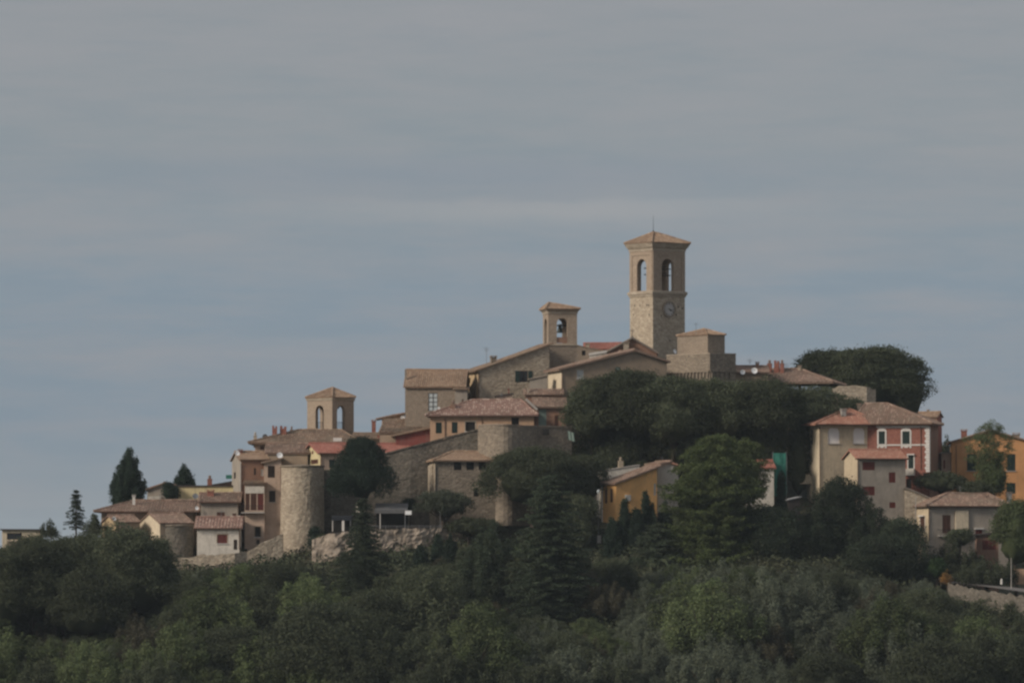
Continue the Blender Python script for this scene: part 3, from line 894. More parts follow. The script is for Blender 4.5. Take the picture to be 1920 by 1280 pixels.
for h, txt in enumerate(['XII','I','II','III','IIII','V','VI','VII','VIII','IX','X','XI']):
    ang = math.pi/2 - h*math.pi/6; er = (math.cos(ang), math.sin(ang)); et = (math.sin(ang), -math.cos(ang))
    mb = MB()
    ws = [.045 if c == 'I' else .10 for c in txt]; tot = sum(ws); pos = -tot/2
    P = lambda r, q: (uc + er[0]*r + et[0]*q, zc_ + er[1]*r + et[1]*q)
    for c, w_ in zip(txt, ws):
        m_ = pos + w_/2
        if c == 'I': stroke(mb, P(.68, m_), P(.88, m_), .024)
        elif c == 'V': stroke(mb, P(.68, m_), P(.88, m_-.035), .024); stroke(mb, P(.68, m_), P(.88, m_+.035), .014, -.131)
        else: stroke(mb, P(.68, m_-.035), P(.88, m_+.035), .024); stroke(mb, P(.68, m_+.035), P(.88, m_-.035), .014, -.131)
        pos += w_
    mb.build('numeral', 'iron_dark', ck)
for ln, w_, hr_ in ((.42, .10, 4.25), (.66, .065, 3.55)):
    ang = math.pi/2 - hr_*math.pi/6; mb = MB()
    stroke(mb, (uc - .1*math.cos(ang), zc_ - .1*math.sin(ang)), (uc + ln*math.cos(ang), zc_ + ln*math.sin(ang)), w_, -.16 - w_*.2)
    mb.build('clock_hand', 'iron_dark', ck)
# putlog holes
mb = MB(); rr = random.Random(3)
for face, pts in (('L', [(1190,573),(1200,573),(1213,572),(1188,590),(1217,590),(1216,572)]), ('F', [(1240,592),(1272,575),(1279,578),(1256,638),(1268,590)])):
    for px, py in pts:
        u, z = t.hit(face, px, py); mb = MB(); mb.tbox(t.fn(face), u-.09, u+.09, -.012, .05, z-.12, z+.12)
        mb.build('putlog_hole', 'room_dark', t.root)

t2 = tower('bell_tower', 'small square bell tower with one tall arch, left of clock tower', 1028, 1082, 1018, 728, 10.5, 580, 584, 645, 567.5, .42,
           (1044, 1064), (1025.5, 1020.5), (596, 643), 'brick_brown', 'brick_belfry', 'tile_ochre', 'bell tower')
band(t2, 'cornice', 'trim_stone', [(0, t2.zt - .3), (.08, t2.zt - .28), (.1, t2.zt), (.32, t2.ze - .04), (0, t2.ze - .02)])
band(t2, 'string_course', 'trim_stone', [(0, t2.zc - .25), (.09, t2.zc - .2), (.09, t2.zc - .02), (0, t2.zc + .02)])
bell(t2, t2.L*.5, t2.D*.5, t2.zz(609, 0), .5, [t2.zz(610, 0)])
t2.part('parapet', 'plaster_brick', 'F', 1044.5, 1063.5, 632, 642.5, .1, .3)

t3 = tower('bell_tower', 'low bell tower with two arches above old roofs, leftmost tower', 623, 663.5, 576, 727, 49.3, 745, 748, 806, 726, .22,
           (631.7, 647), (607, 591.6), (759, 805), 'brick_brown', 'brick_belfry', 'tile_ochre', 'bell tower')
band(t3, 'cornice', 'trim_stone', [(0, t3.zt - .2), (.07, t3.zt - .18), (.16, t3.ze - .02), (0, t3.ze - .01)])
bell(t3, t3.L*.5, t3.D*.5, t3.zz(765, 0), .28, [t3.zz(764, 0)])
for face, a in (('F', (631.7, 647)), ('L', (607, 591.6))):
    mb = MB()
    u0, u1 = sorted((t3.hit(face, a[0], 790)[0], t3.hit(face, a[1], 790)[0])); z = t3.zz(791, 0)
    mb.tbox(t3.fn(face), u0, u1, .25, .29, z, z + .05); 
    k = u0
    while k < u1: mb.tbox(t3.fn(face), k, k + .02, .26, .28, t3.zz(804, 0), z); k += .16
    mb.build('railing', 'iron_dark', t3.root)

# ------------------------------------------------------------------ upper town, centre
h = House('block_tower', 'squat stone block with low hipped roof beside the clock tower', 1327, 1359, 722, 35, 628, lx=1270, wall='brick_brown', cat='stone block')
h.roof('hip', 616.5, 'tile_ochre', ov=.12, r0=1320, r1=1321, t=.1).antenna(1305, 605, 622, y=2, bars=2).finish()
h = House('terrace_block', 'flat-topped stone block with a corbelled wall under the hipped block', 1331, 1379.6, 716, 35, 663, lx=1250, wall='rubble_brown', cat='stone block')
h.roof('flat', mat='trim_stone', ov=.05, t=.12).dish(1265.5, 659, 4.5, y=5.6)
mb = MB()
for face, U in (('L', h.D), ('F', h.L)):
    z0, z1 = h.zz(708, 0), h.zz(697, 0); u = .2
    while u < U - .6:
        mb.tbox(h.fn(face), u, u + .22, -.22, -.002, z0, z1); u += .78
    mb.tbox(h.fn(face), 0, U, -.24, -.002, z1 + .002, z1 + .18)
mb.build('corbel', 'rubble_brown', h.root)
h.finish()

h = House('church', 'long stone church wall under a roof rising to the small bell tower', 896.5, 1030, 719, 14, 697, lx=873, wall='rubble_tan', side='plaster_ochre', cat='church')
h.roof('sx', mat='tile_old', er=641, ov=.35, ovx=.55, t=.16)
h.win('F', 974, 990, 695, 716, 'dark', shutters='shutter_green').win('L', 879, 882, 708, 718, 'dark').win('L', 879, 882, 738, 754, 'dark')
h.pipe('F', 897.5, 700, 752).pipe('L', 892, 700, 752)
h.antenna(912, 650, 679, y=2.0, bars=5).chimney(920, 930, 667, 676, y=2.5, mat='rubble_brown')
h.finish()
h = House('stone_wall_house', 'plain stone house end right behind the small bell tower', 1075, 1140, 741, 3, 646, D=6, wall='brick_brown', cat='house')
h.roof('sx', mat='tile_old', er=660, ov=.1, t=.1).win('F', 1091, 1098, 657, 666, 'void').finish()
h = House('red_roof_house', 'red tiled roof with a pale strip between bell tower and brown gable', 1098, 1163, 747, 0, 656, D=8, wall='plaster_white', cat='house')
h.roof('gx', 643.5, 'tile_red', ov=.3, t=.14).chimney(1098.5, 1105, 643.5, 664, y=-.5, mat='trim_stone', cap='tile_grey')
h.finish()
h = House('canopy', 'long low white sheet roof in front of the red roof', 1106, 1150, 738, 0, 666.5, D=3.0, wall='plaster_white', cat='roof terrace')
h.roof('sx', mat='white_paint', er=654, ov=.1, t=.35, tiled=False); h.finish()
h = House('gabled_house', 'house with dark red gable end just left of the clock tower', 1143, 1232, 726, 0, 658, D=9, wall='plaster_brick', cat='house')
h.roof('gy', 632, 'tile_grey', apex=1185.5, el=657, er=661, ov=.5, ovx=.2, t=.22, pw=.3).chimney(1169, 1179, 641, 662, y=-.6, mat='trim_stone', cap='tile_brown')
mb = MB(); rp = h.polys[0][1]
mb.tube((rp[0], rp[1] + .3, rp[2] - .1), (rp[0], rp[1] + .3, rp[2] + 1.3), .05, .03, 6); mb.tube((rp[0] - .35, rp[1] + .3, rp[2] + .9), (rp[0] + .35, rp[1] + .3, rp[2] + .9), .035, .035, 5)
mb.build('cross', 'iron_dark', h.roofobj); h.finish()

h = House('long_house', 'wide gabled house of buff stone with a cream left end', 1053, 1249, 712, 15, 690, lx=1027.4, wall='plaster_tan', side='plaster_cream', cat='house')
h.roof('gy', 654, 'tile_brown', apex=1189.4, el=691.5, er=675.5, ov=.45, ovx=.5, t=.26)
h.win('F', 1082, 1094, 694, 709, 'pale', surround='trim_stone').win('F', 1153.5, 1164, 688, 700, 'sage').pipe('F', 1053.8, 700, 730)
h.finish()
h = House('terrace_house', 'low grey-buff terrace house with slanting coping under stone wall', 993, 1026, 714, 0, 712, D=1.5, wall='plaster_grey', cat='house')
h.roof('sx', mat='tile_grey', er=703, ov=.15, t=.1).finish()
h = House('lean_to', 'brown lean-to roof stepping down in front of the cream end wall', 985, 1054, 710.6, 0, 741, D=1.2, wall='plaster_brick', cat='lean-to')
h.roof('sy', 729, 'tile_brown', ov=.3, t=.12).chimney(988, 992, 722, 745, y=.4, mat='trim_stone').finish()
h = House('shed', 'small dark pitched shed roof tucked against church wall', 931, 960, 711, 0, 744, D=3, wall='plaster_pink', cat='shed')
h.roof('sx', mat='slab_dark', er=736, ov=.25, t=.16, tiled=False).chimney(952.5, 955, 727, 742, y=1, mat='brick_red').finish()

h = House('stone_house', 'stone house with tall white many-paned window and ochre tile roof', 759.5, 872, 716, -3, 727, D=8, wall='brick_brown', cat='house')
h.roof('gx', 693.5, 'tile_ochre', ov=.35, ovx=.2, t=.16, f=.5)
h.win('F', 803, 820.5, 736.5, 770, 'pale', frame='wood_dark').chimney(759, 763, 689, 700, y=1.5, mat='brick_brown', style='box')
h.finish()
h = House('annex', 'narrow stone annex with little roof between stone house and church', 853, 876, 714, 0, 731, D=5, wall='plaster_grey', cat='house')
h.roof('sy', 724, 'tile_old', ov=.3, t=.14).win('F', 866, 869, 748, 760, 'wood').finish()

h = House('peach_house', 'peach plastered house with three dark windows above rampart', 806.6, 1001, 706, -2, 780.5, D=8.5, wall='plaster_peach', cat='house')
h.roof('hip', 750, 'tile_pink', ov=.65, r0=885, r1=976, t=.16)
h.win('F', 817, 828.5, 791.5, 812, 'green').win('F', 847, 858, 791, 811.5, 'green').win('F', 872.7, 891, 790.5, 808, 'void', surround='trim_stone').win('F', 959, 973, 782.5, 796, 'void')
h.pipe('F', 834.5, 787, 822).pipe('F', 904, 787, 800).chimney(845, 854, 755, 778, y=1.6, mat='plaster_brick', style='pot').dish(822.5, 764.5, 2.5, y=2.0)
h.gutter().antenna(940, 735, 755, y=4.5, bars=4); h.finish()
h = House('brown_house', 'brown house with a sage green door and white sloping coping', 1002, 1062, 706.8, 2, 765, D=3.5, wall='plaster_brick', cat='house')
h.roof('sy', 743, 'tile_brown', ov=.5, ovx=.2, t=.16)
h.win('F', 1010, 1024.5, 767, 799, 'sage').win('F', 1040, 1047, 778, 799, 'wood')
mb = MB(); mb.tube((-1.2, -.9, h.zz(748, 0)), (.35, -.9, h.zz(768, 0)), .22, .22, 4); mb.build('coping', 'slab_grey', h.roofobj)
h.finish()
h = House('salmon_roof_house', 'little peach house behind brick post, dish on its gable', 716, 757, 722, 0, 786, D=6, wall='plaster_peach', cat='house')
h.roof('sx', mat='tile_brown', er=772, ov=.3, ovx=.8, t=.12).dish(754.6, 783, 4.2, y=-.5).win('F', 721, 726, 790, 797, 'wood').chimney(697, 704.5, 787, 812, y=1, mat='brick_red').finish()
h = House('old_roof_house', 'grey-brown old tile roof in steps below the stone house', 712, 806, 713, -4, 812, D=9, wall='plaster_tan', cat='house')
h.roof('sy', 783, 'tile_old', ov=.2, t=.14).finish()
h = House('low_roof_house', 'low tiled roofs with skylights right of leftmost bell tower', 664, 735, 716, 0, 824, D=8, wall='plaster_tan', cat='house')
h.roof('gx', 812, 'tile_old', ov=.3, t=.14).chimney(708, 716, 813, 828, y=.3, mat='brick_red', style='pot').win('F', 690, 700, 827, 832, 'dark').finish()
h = House('red_wall_house', 'house with dark red wall under a slanting eave', 742, 808, 708.5, 0, 819, D=4, wall='plaster_red', cat='house')
h.roof('sx', mat='tile_old', er=799, ov=.45, ovx=.6, t=.2).finish()

# the long red roof with the gable end
h = House('gabled_yellow_house', 'pale yellow gable end with long red roof reaching to rampart', 600.5, 808, 701, 14, 851.5, lx=568.5, wall='plaster_pink', side='plaster_yellow', cat='house')
h.roof('gx', 831, 'tile_red', ov=.35, ovx=.4, t=.16)
h.win('L', 583, 596.5, 861, 869.5, 'wood').win('L', 584.5, 587.5, 845, 851, 'redwood').win('L', 571, 577, 863, 871, 'wood').win('F', 617, 628, 861, 877, 'green').pipe('F', 602, 856, 876)
h.gutter(); h.finish()

# left cluster
h = House('big_roof_house', 'large old tiled roof with battlemented brick chimneys below bell tower', 478, 664, 713, 0, 832, D=11, wall='plaster_pink', cat='house')
h.roof('hip', 806, 'tile_old', ov=.9, r0=560, r1=640, t=.2)
h.chimney(510.5, 519.5, 799, 818, y=3, mat='brick_red', style='battlement').chimney(525, 537, 799.5, 816, y=3.4, mat='brick_red', style='battlement').chimney(544, 549.5, 803, 814, y=5, mat='wood_brown', style='pot')
h.chimney(475.5, 481.5, 814, 832, y=2, mat='trim_stone', cap='trim_stone', style='pot').dish(497, 818, 5, y=3, mat='slab_dark')
h.part('terrace_railing', 'white_paint', 'F', 625, 641, 820.5, 827, -.6, -.5)
h.win('F', 488, 495, 836, 842, 'wood').finish()
h = House('brown_roof_house', 'house with streaked brown roof behind pale narrow house', 502, 577, 707, 0, 851, D=7, wall='plaster_tan', cat='house')
h.roof('gx', 831.5, 'tile_brown', ov=.2, ovx=.4, t=.18).finish()
h = House('tall_brown_house', 'tall brown house with mustard roof strip at left town edge', 450.5, 503, 706, 12, 863, lx=435, wall='plaster_brick', side='plaster_grey', cat='house')
h.roof('gx', 847, 'tile_ochre', ov=.3, ovx=.25, t=.16)
h.pipe('F', 450.8, 870, 935, 'slab_grey', .09).win('F', 476, 480, 877, 890, 'darkwood').win('F', 489, 494, 879, 892, 'pale').dish(445, 849, 5, y=.2).chimney(447, 454, 842, 852, y=3, mat='brick_red')
h.win('L', 438, 442, 885, 897, 'dark').finish()
h = House('narrow_pale_house', 'narrow pale plastered house touching the round tower', 495.7, 527.5, 699, 3, 869, D=8, wall='plaster_pink', cat='house')
h.roof('sx', mat='tile_old', er=857, ov=.35, ovx=.35, t=.16)
h.win('F', 502, 515.5, 873, 895, 'darkwood').win('F', 504.5, 516.5, 919.5, 940.5, 'darkwood', sill='slab_grey').dish(524.5, 853, 5.8, y=.4).pipe('F', 526.5, 875, 930)
h.finish()
h = House('balcony_house', 'house with brown shuttered loggia and white balcony', 459, 496, 698, 0, 907, D=7, wall='plaster_pink', cat='house')
h.roof('sy', 900, 'tile_old', ov=.3, t=.14)
h.win('F', 458, 468, 925, 956, 'wood').win('F', 470, 481, 925, 956, 'wood').win('F', 483, 494, 925, 956, 'redwood').win('F', 478, 488.5, 987, 1006, 'void', surround='plaster_tan')
h.part('fascia', 'plaster_white', 'F', 459.3, 495.5, 911.5, 924, -.05, -.002)
h.balcony('F', 452.5, 496.5, 947, 959.5, out=.9)
h.part('door', 'wood_dark', 'F', 481, 487, 1011, 1020, -.05, .0).finish()

# terraced houses further left
h = House('white_cottage', 'white cottage with pale ribbed tile roof and one brown window', 369.5, 449, 693, 0, 991.5, D=7, wall='plaster_white', cat='cottage')
h.roof('gx', 969, 'tile_pink', ov=.3, ovx=.4, t=.16, pw=.42)
h.win('F', 407.5, 426, 1001.5, 1018, 'redwood', frame='wood_brown', surround='trim_stone').win('F', 438, 445, 1011, 1030, 'darkwood').pipe('F', 448.5, 995, 1030).antenna(415, 955, 972, y=3.4, bars=3)
h.gutter(); h.finish()
h = House('brown_cottage', 'small brown house with orange roof and grey dish', 376.5, 446, 699, 0, 942.5, D=7, wall='plaster_grey', cat='cottage')
h.roof('gx', 924, 'tile_brown', ov=.35, ovx=.45, t=.16)
h.win('F', 406.5, 421.5, 959.5, 968.5, 'wood').win('F', 436, 443, 962, 968, 'wood').chimney(389, 401, 918, 928, y=2.4, mat='brick_red', cap='tile_red').dish(366.5, 929.5, 5.6, y=-.5, mat='metal_grey').dish(369, 952, 3.5, y=-.6)
h.gutter(); h.finish()
h = House('long_yellow_house', 'long pale yellow wall with flat dark roof line', 333.5, 443, 712, 0, 911.5, D=9, wall='plaster_yellow', cat='house')
h.roof('flat', mat='slab_dark', ov=.2, t=.16).chimney(389, 397.5, 895, 910, y=3, mat='brick_red', style='pot').finish()
h = House('dark_roof_house', 'dark shed roof with teal cover behind the long yellow wall', 398, 438, 722, 0, 911, D=6, wall='plaster_brick', cat='house')
h.roof('sx', mat='slab_dark', er=900, ov=.3, t=.2, tiled=False)
h.part('roof_cover', 'net_teal', 'F', 424, 437, 890, 897, -.4, 1.2)
h.finish()
h = House('grey_gable_house', 'grey gabled house between the tall cypress and yellow wall', 276, 328, 717, 0, 918, D=8, wall='plaster_grey', cat='house')
h.roof('gy', 904.5, 'tile_brown', apex=308, el=917, er=909, ov=.3, t=.16)
h.part('base_wall', 'plaster_white', 'F', 278, 302, 930, 936, -.3, -.01).finish()
h = House('long_tiled_house', 'long low house with brown hipped tile roof at left edge of town', 190, 362, 704, 0, 960.5, D=11, wall='plaster_tan', cat='house')
h.roof('hip', 938, 'tile_brown', ov=.95, r0=252, r1=372, t=.18, pw=.36).chimney(248.5, 253.5, 927.5, 942, y=3, mat='white_paint', cap='slab_grey').chimney(192, 200, 951, 958, y=1.5, mat='brick_brown')
h.gutter(ov=.9).antenna(300, 925, 945, y=5, bars=3); h.finish()
h = House('arched_gable_house', 'small tan gable with twin arched windows among dark trees', 217, 262, 697, 22, 980, lx=192, wall='plaster_tan', side='plaster_ochre', cat='house')
h.roof('gx', 965.5, 'tile_brown', ov=.2, t=.14).win('L', 197.5, 202, 985, 1008, 'void', arch=True).win('L', 204, 208.5, 986, 1008, 'void', arch=True).dish(214, 971.5, 4, y=-.2).finish()
h = House('cream_gable_house', 'cream gable with red verge beside a wide brown roof', 300, 363, 695, 20, 982, lx=260.5, wall='plaster_tan', side='plaster_cream', cat='house')
h.roof('gx', 961.5, 'tile_brown', ov=.2, ovx=.15, t=.16, pw=.34).finish()
h = House('flat_roof_building', 'cream flat-roofed building with strip window at far left edge', 4, 75, 700, 3, 993.5, D=10, wall='plaster_cream', cat='building')
h.roof('flat', mat='slab_dark', ov=.3, t=.16).win('F', 13, 41, 999, 1011, 'dark').part('lower_wall', 'brick_brown', 'F', 13, 62, 1013, 1030, -.04, -.002)
h.finish()

# ------------------------------------------------------------------ stone outbuilding under the ramparts
h = House('outbuilding', 'stone outbuilding with three dark openings below the ramparts', 816.5, 930, 694, 8, 865, lx=799.5, wall='rubble_brown', side='rubble_tan', cat='outbuilding')
h.roof('hip', 846, 'tile_ochre', ov=.45, r0=850, r1=894, t=.16)
h.win('F', 851, 865.5, 866, 881, 'void').win('F', 874.6, 889, 866, 881, 'void').win('F', 897.5, 911.5, 866, 881, 'void').win('F', 888, 898, 914, 930, 'void', arch=True)
h.pipe('F', 816.8, 872, 922, 'iron_dark', .06).part('buttress', 'rubble_tan', 'L', 806, 813, 872, 930, -.25, -.002)
h.finish()

# ------------------------------------------------------------------ right cluster
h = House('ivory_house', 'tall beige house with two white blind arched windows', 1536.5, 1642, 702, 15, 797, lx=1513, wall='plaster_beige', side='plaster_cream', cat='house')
h.roof('hip', 766, 'tile_salmon', ov=.9, r0=1586, r1=1592, t=.18)
h.win('F', 1552.8, 1574, 799.5, 831, 'blind', arch=True, sill='slab_grey').win('F', 1600, 1621, 799.5, 831, 'blind', arch=True, sill='slab_grey')
h.win('L', 1521, 1524, 806, 833, 'green').win('L', 1514.5, 1517, 808, 833, 'green')
h.balcony('L', 1512.5, 1519, 833, 848, out=1.3, mat='slab_grey', solid=True).balcony('L', 1512.5, 1521, 889, 905, out=1.6, mat='plaster_cream', solid=True)
h.part('entablature', 'plaster_cream', 'F', 1537, 1641, 797.6, 802, -.05, -.002)
h.pipe('F', 1537, 803, 915).pipe('F', 1640.5, 803, 850).chimney(1577, 1585.5, 766, 784, y=1.2, mat='slab_grey', cap='slab_grey').antenna(1546, 752, 776, y=6)
h.gutter(ov=.9); h.finish()
h = House('red_brick_house', 'red brick house with white quoins and ornate white window frames', 1605, 1742.5, 704.2, -17, 797, sx=1759, wall='brick_red', side='plaster_brick', cat='house')
h.roof('hip', 757, 'tile_brown', ov=.65, r0=1622, r1=1664, t=.18)
h.win('F', 1647.5, 1659.5, 808, 832, 'green', surround='baroque').win('F', 1692, 1706, 808, 832, 'green', surround='baroque').win('F', 1703, 1713, 853, 878, 'green', lintel='white_paint', surround='white_paint')
h.win('F', 1699, 1709, 897, 915, 'void')
h.part('string_course', 'white_paint', 'F', 1647, 1742, 832.5, 835, -.07, -.052)
h.part('entablature', 'white_paint', 'F', 1644, 1742, 797.6, 802, -.06, -.002)
mb = MB(); z = h.zz(885, 0); k = 0
u1 = h.L
while z < h.zz(803, 0):
    w_ = .62 if k % 2 else .48
    mb.tbox(h.fn('F'), u1 - w_, u1 + .03, -.05, -.002, z, z + .33); mb.tbox(h.fn('R'), -.02, w_ * .8, -.05, -.002, z, z + .33)
    z += .36; k += 1
mb.build('quoin', 'white_paint', h.root)
h.balcony('F', 1697, 1716, 879, 889, out=.9, solid=True, mat='plaster_white')
h.pipe('F', 1727, 803, 880).chimney(1608, 1615, 757, 776, y=4, mat='brick_brown').dish(1652, 769, 2.5, y=4, mat='metal_grey')
h.gutter(ov=.6); h.finish()
h = House('rust_house', 'rust coloured house end behind the red brick house', 1720, 1757, 712, -25, 783, sx=1766, wall='plaster_brick', side='brick_red', cat='house')
h.roof('gx', 773, 'tile_ochre', ov=.2, t=.14).chimney(1739, 1742, 768, 776, y=1).finish()
h = House('pink_house', 'small pale pink house squeezed before the orange house', 1765, 1783, 708, -6, 850, D=6, wall='plaster_pink', cat='house')
h.roof('flat', mat='slab_grey', ov=.3, t=.14).win('F', 1769, 1772, 862, 878, 'redwood').finish()
h = House('orange_house', 'orange gabled house with dark green shutters at right edge', 1784, 1935, 706, -4, 829, D=12, wall='plaster_orange', cat='house')
h.roof('gy', 805.5, 'tile_brown', apex=1856, el=829, er=829, ov=.4, ovx=.45, t=.16)
h.win('F', 1813, 1831, 851, 882, 'green', sill='slab_grey').win('F', 1888, 1904, 851, 882, 'green', sill='slab_grey').win('F', 1887, 1904, 905, 925, 'green')
h.pipe('F', 1793, 838, 900).chimney(1802, 1813, 805, 824, y=3, mat='brick_red').antenna(1870, 792, 812, y=5, bars=3).chimney(1899, 1912, 812, 822, y=4, mat='brick_brown').finish()
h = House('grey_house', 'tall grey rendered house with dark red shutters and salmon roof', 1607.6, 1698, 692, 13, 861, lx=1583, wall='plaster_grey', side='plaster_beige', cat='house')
h.roof('gx', 843, 'tile_salmon', ov=.4, ovx=.3, t=.15)
h.win('F', 1617, 1640, 865.5, 881, 'redwood').win('F', 1666.6, 1679, 885, 904.5, 'redwood').win('F', 1617, 1640, 911.5, 928, 'redwood').win('F', 1667.5, 1679, 941, 952, 'redwood')
h.pipe('F', 1608.5, 868, 940).gutter(); h.finish()
h = House('extension', 'low stone extension with lean-to roof between two grey houses', 1697, 1752, 693, 0, 948, D=5, wall='rubble_tan', cat='extension')
h.roof('gy', 914, 'tile_grey', apex=1698, el=914, er=937, ov=.2, t=.14).finish()
h = House('hipped_house', 'low grey-buff house with brown hipped roof at lower right', 1741, 1890, 688, 13, 950, lx=1717, wall='plaster_grey', side='plaster_beige', cat='house')
h.roof('hip', 925, 'tile_brown', ov=.5, r0=1776, r1=1852, t=.16)
h.win('L', 1725.5, 1734, 968, 995, 'wood', surround='white_paint', lintel='white_paint').win('F', 1767, 1782.5, 965, 999, 'wood').win('F', 1829, 1841.5, 992, 1010, 'redwood', lintel='white_paint').win('F', 1863.5, 1879, 965, 996, 'wood')
h.part('pier', 'plaster_cream', 'F', 1791, 1815, 957, 1012, -.25, -.002)
h.balcony('F', 1758, 1786, 992, 1003, out=.9)
h.pipe('F', 1741.5, 956, 1010).chimney(1844, 1852, 929, 943, y=2.2, mat='trim_stone').antenna(1800, 910, 926, y=4, bars=3).chimney(1888, 1896, 922, 934, y=4, mat='slab_grey').gutter(); h.finish()
h = House('porch', 'dark lean-to porch with rusty store beneath, before the hipped house', 1832, 1872, 683.5, 0, 1004, D=2.6, wall='plaster_brick', cat='porch')
h.roof('sx', mat='slab_dark', er=996, ov=.4, ovx=.6, t=.18, tiled=False).win('F', 1842, 1868, 1012, 1030, 'redwood').finish()

h = House('mustard_house', 'mustard yellow house with sloping brown roof among dark cypresses', 1155, 1232, 690, 24, 903, lx=1129.5, wall='plaster_mustard', side='plaster_mustard', cat='house')
h.roof('gy', 864, 'tile_brown', apex=1257, el=905, er=868, ov=.45, ovx=.35, t=.22)
h.win('L', 1134.5, 1138.5, 917, 943, 'wood').win('L', 1144.5, 1149, 915.5, 941, 'wood').win('F', 1226, 1230, 906, 928, 'pale')
h.pipe('L', 1130.2, 912, 978, 'white_paint', .09)
h.part('meter_box', 'white_paint', 'F', 1172, 1181, 927.5, 938, -.3, -.002).finish()
h = House('white_annex', 'white gabled annex with salmon roof at the back of mustard house', 1233, 1272, 697, 8, 879, D=6, wall='plaster_white', cat='house')
h.roof('gy', 864.5, 'tile_salmon', apex=1252, el=872, er=872, ov=.3, t=.2).antenna(1242, 856, 868, y=1, bars=1).finish()
h = House('pale_parapet_house', 'pale grey wall with round chimney above the mustard house', 1129.5, 1199, 698, 10, 883, D=6, wall='plaster_white', cat='house')
h.roof('sx', mat='slab_grey', er=870, ov=.1, t=.1, tiled=False).chimney(1159.5, 1168, 861, 878, y=1.2, mat='rubble_tan', cap='rubble_tan', style='pot').finish()
h = House('white_house', 'whitish house with broken red roof edge left of teal netting', 1405, 1451, 697, 5, 879, D=6, wall='plaster_white', cat='house')
h.roof('gx', 863, 'tile_red', ov=.3, t=.16).finish()
h = House('wide_roof_house', 'wide hipped roof with jumble of chimneys right of the block', 1437, 1556, 728, -12, 720, D=11, wall='plaster_tan', cat='house')
h.roof('hip', 692, 'tile_brown', ov=.6, r0=1420, r1=1500, t=.2)
h.chimney(1439, 1447, 679, 694, y=4, mat='brick_red', style='pot').chimney(1452, 1461, 677, 693, y=4.2, mat='brick_red', style='battlement').chimney(1463, 1470, 679, 694, y=3.8, mat='brick_red', style='pot').chimney(1497, 1502, 686, 697, y=5, mat='trim_stone').antenna(1474, 680, 694, y=5)
h.finish()
h = House('ridge_house', 'tiled ridge carrying two white dishes beside the flat block', 1378, 1440, 724, 0, 700, D=7, wall='plaster_tan', cat='house')
h.roof('gx', 686.5, 'tile_brown', ov=.3, t=.16).dish(1392.5, 697.5, 5, y=-.6).dish(1414.5, 694.5, 6.2, y=-.6).chimney(1417, 1423, 678.5, 690, y=3, mat='plaster_brick').antenna(1406, 672, 688, y=3)
h.finish()

# ------------------------------------------------------------------ ramparts, round tower, retaining walls
from mathutils import noise as mnoise
def rampart(name, label, cols, mat, thick=1.6, rough=.05, step=.5, cat='wall', seed=1, coping=None, top_rough=.1):
    """cols: (px, py_top, py_bottom, Y); a thick wall with an uneven face, running through these columns"""
    rnd = random.Random(seed)
    P = [(W(a, b_, d), W(a, c, d).z) for a, b_, c, d in cols]
    pts = []
    for (p, zb0), (q, zb1) in zip(P[:-1], P[1:]):
        n = max(1, int((q - p).length / step))
        for i in range(n): pts.append((p.lerp(q, i / n), zb0 + (zb1 - zb0) * i / n))
    pts.append(P[-1])
    zmin = min(b_ for _, b_ in pts); O = Vector((pts[0][0].x, pts[0][0].y, zmin))
    nz = max(2, int((max(p.z for p, _ in pts) - zmin) / step))
    mb = MB(); grid = []
    for i, (p, zb) in enumerate(pts):
        zt = p.z + top_rough * (mnoise.noise(Vector((p.x * .6, p.y, 3))) * 1.5 + mnoise.noise(Vector((p.x * 2.3, p.y, 7)))); row = []
        for j in range(nz + 1):
            f_ = j / nz
            z = zb + (zt - zb) * f_
            nv = Vector((p.x * .5, p.y * .5, z * .5))
            d = rough * (mnoise.noise(nv) * 1.6 + mnoise.noise(nv * 2.7) * .9 + mnoise.noise(nv * 6.1) * .5) + (1 - f_) * -.25
            row.append((p.x - O.x, p.y - O.y + d, z - O.z))
        row.append((p.x - O.x, p.y - O.y + thick, zt - O.z)); row.append((p.x - O.x, p.y - O.y + thick, zb - O.z))
        grid.append(row)
    k = len(grid[0])
    for r in grid: mb.v += r
    for i in range(len(grid) - 1):
        for j in range(k - 1):
            mb.f.append((i*k + j, (i+1)*k + j, (i+1)*k + j + 1, i*k + j + 1)); mb.m.append(0)
    mb.f.append(tuple(range(k))); mb.f.append(tuple((len(grid)-1)*k + j for j in reversed(range(k)))); mb.m += [0, 0]
    o = mb.build(name, mat, None, O)
    tag(o, label, cat)
    if coping:
        q = MB()
        for i in range(len(pts) - 1):
            a, b_ = pts[i][0] - O, pts[i+1][0] - O
            q.face([(a.x, a.y - .15, a.z + .14), (b_.x, b_.y - .15, b_.z + .14), (b_.x, b_.y + thick + .1, b_.z + .16), (a.x, a.y + thick + .1, a.z + .16)])
            q.face([(a.x, a.y - .15, a.z - .05), (b_.x, b_.y - .15, b_.z - .05), (b_.x, b_.y - .15, b_.z + .14), (a.x, a.y - .15, a.z + .14)])
        q.build('coping', coping, o)
    return o
rampart('rampart_wall', 'dark sloping town wall climbing behind the dense round tree', [(604, 882, 1000, 701), (640, 880, 1000, 700.5), (668, 868, 1000, 700), (697, 856, 1000, 700), (728, 849, 1000, 700), (770, 838, 1000, 700), (806, 829, 990, 700.5), (850, 817, 985, 701), (897, 805, 985, 701)], 'rubble_dark', coping='rubble_dark', seed=4)
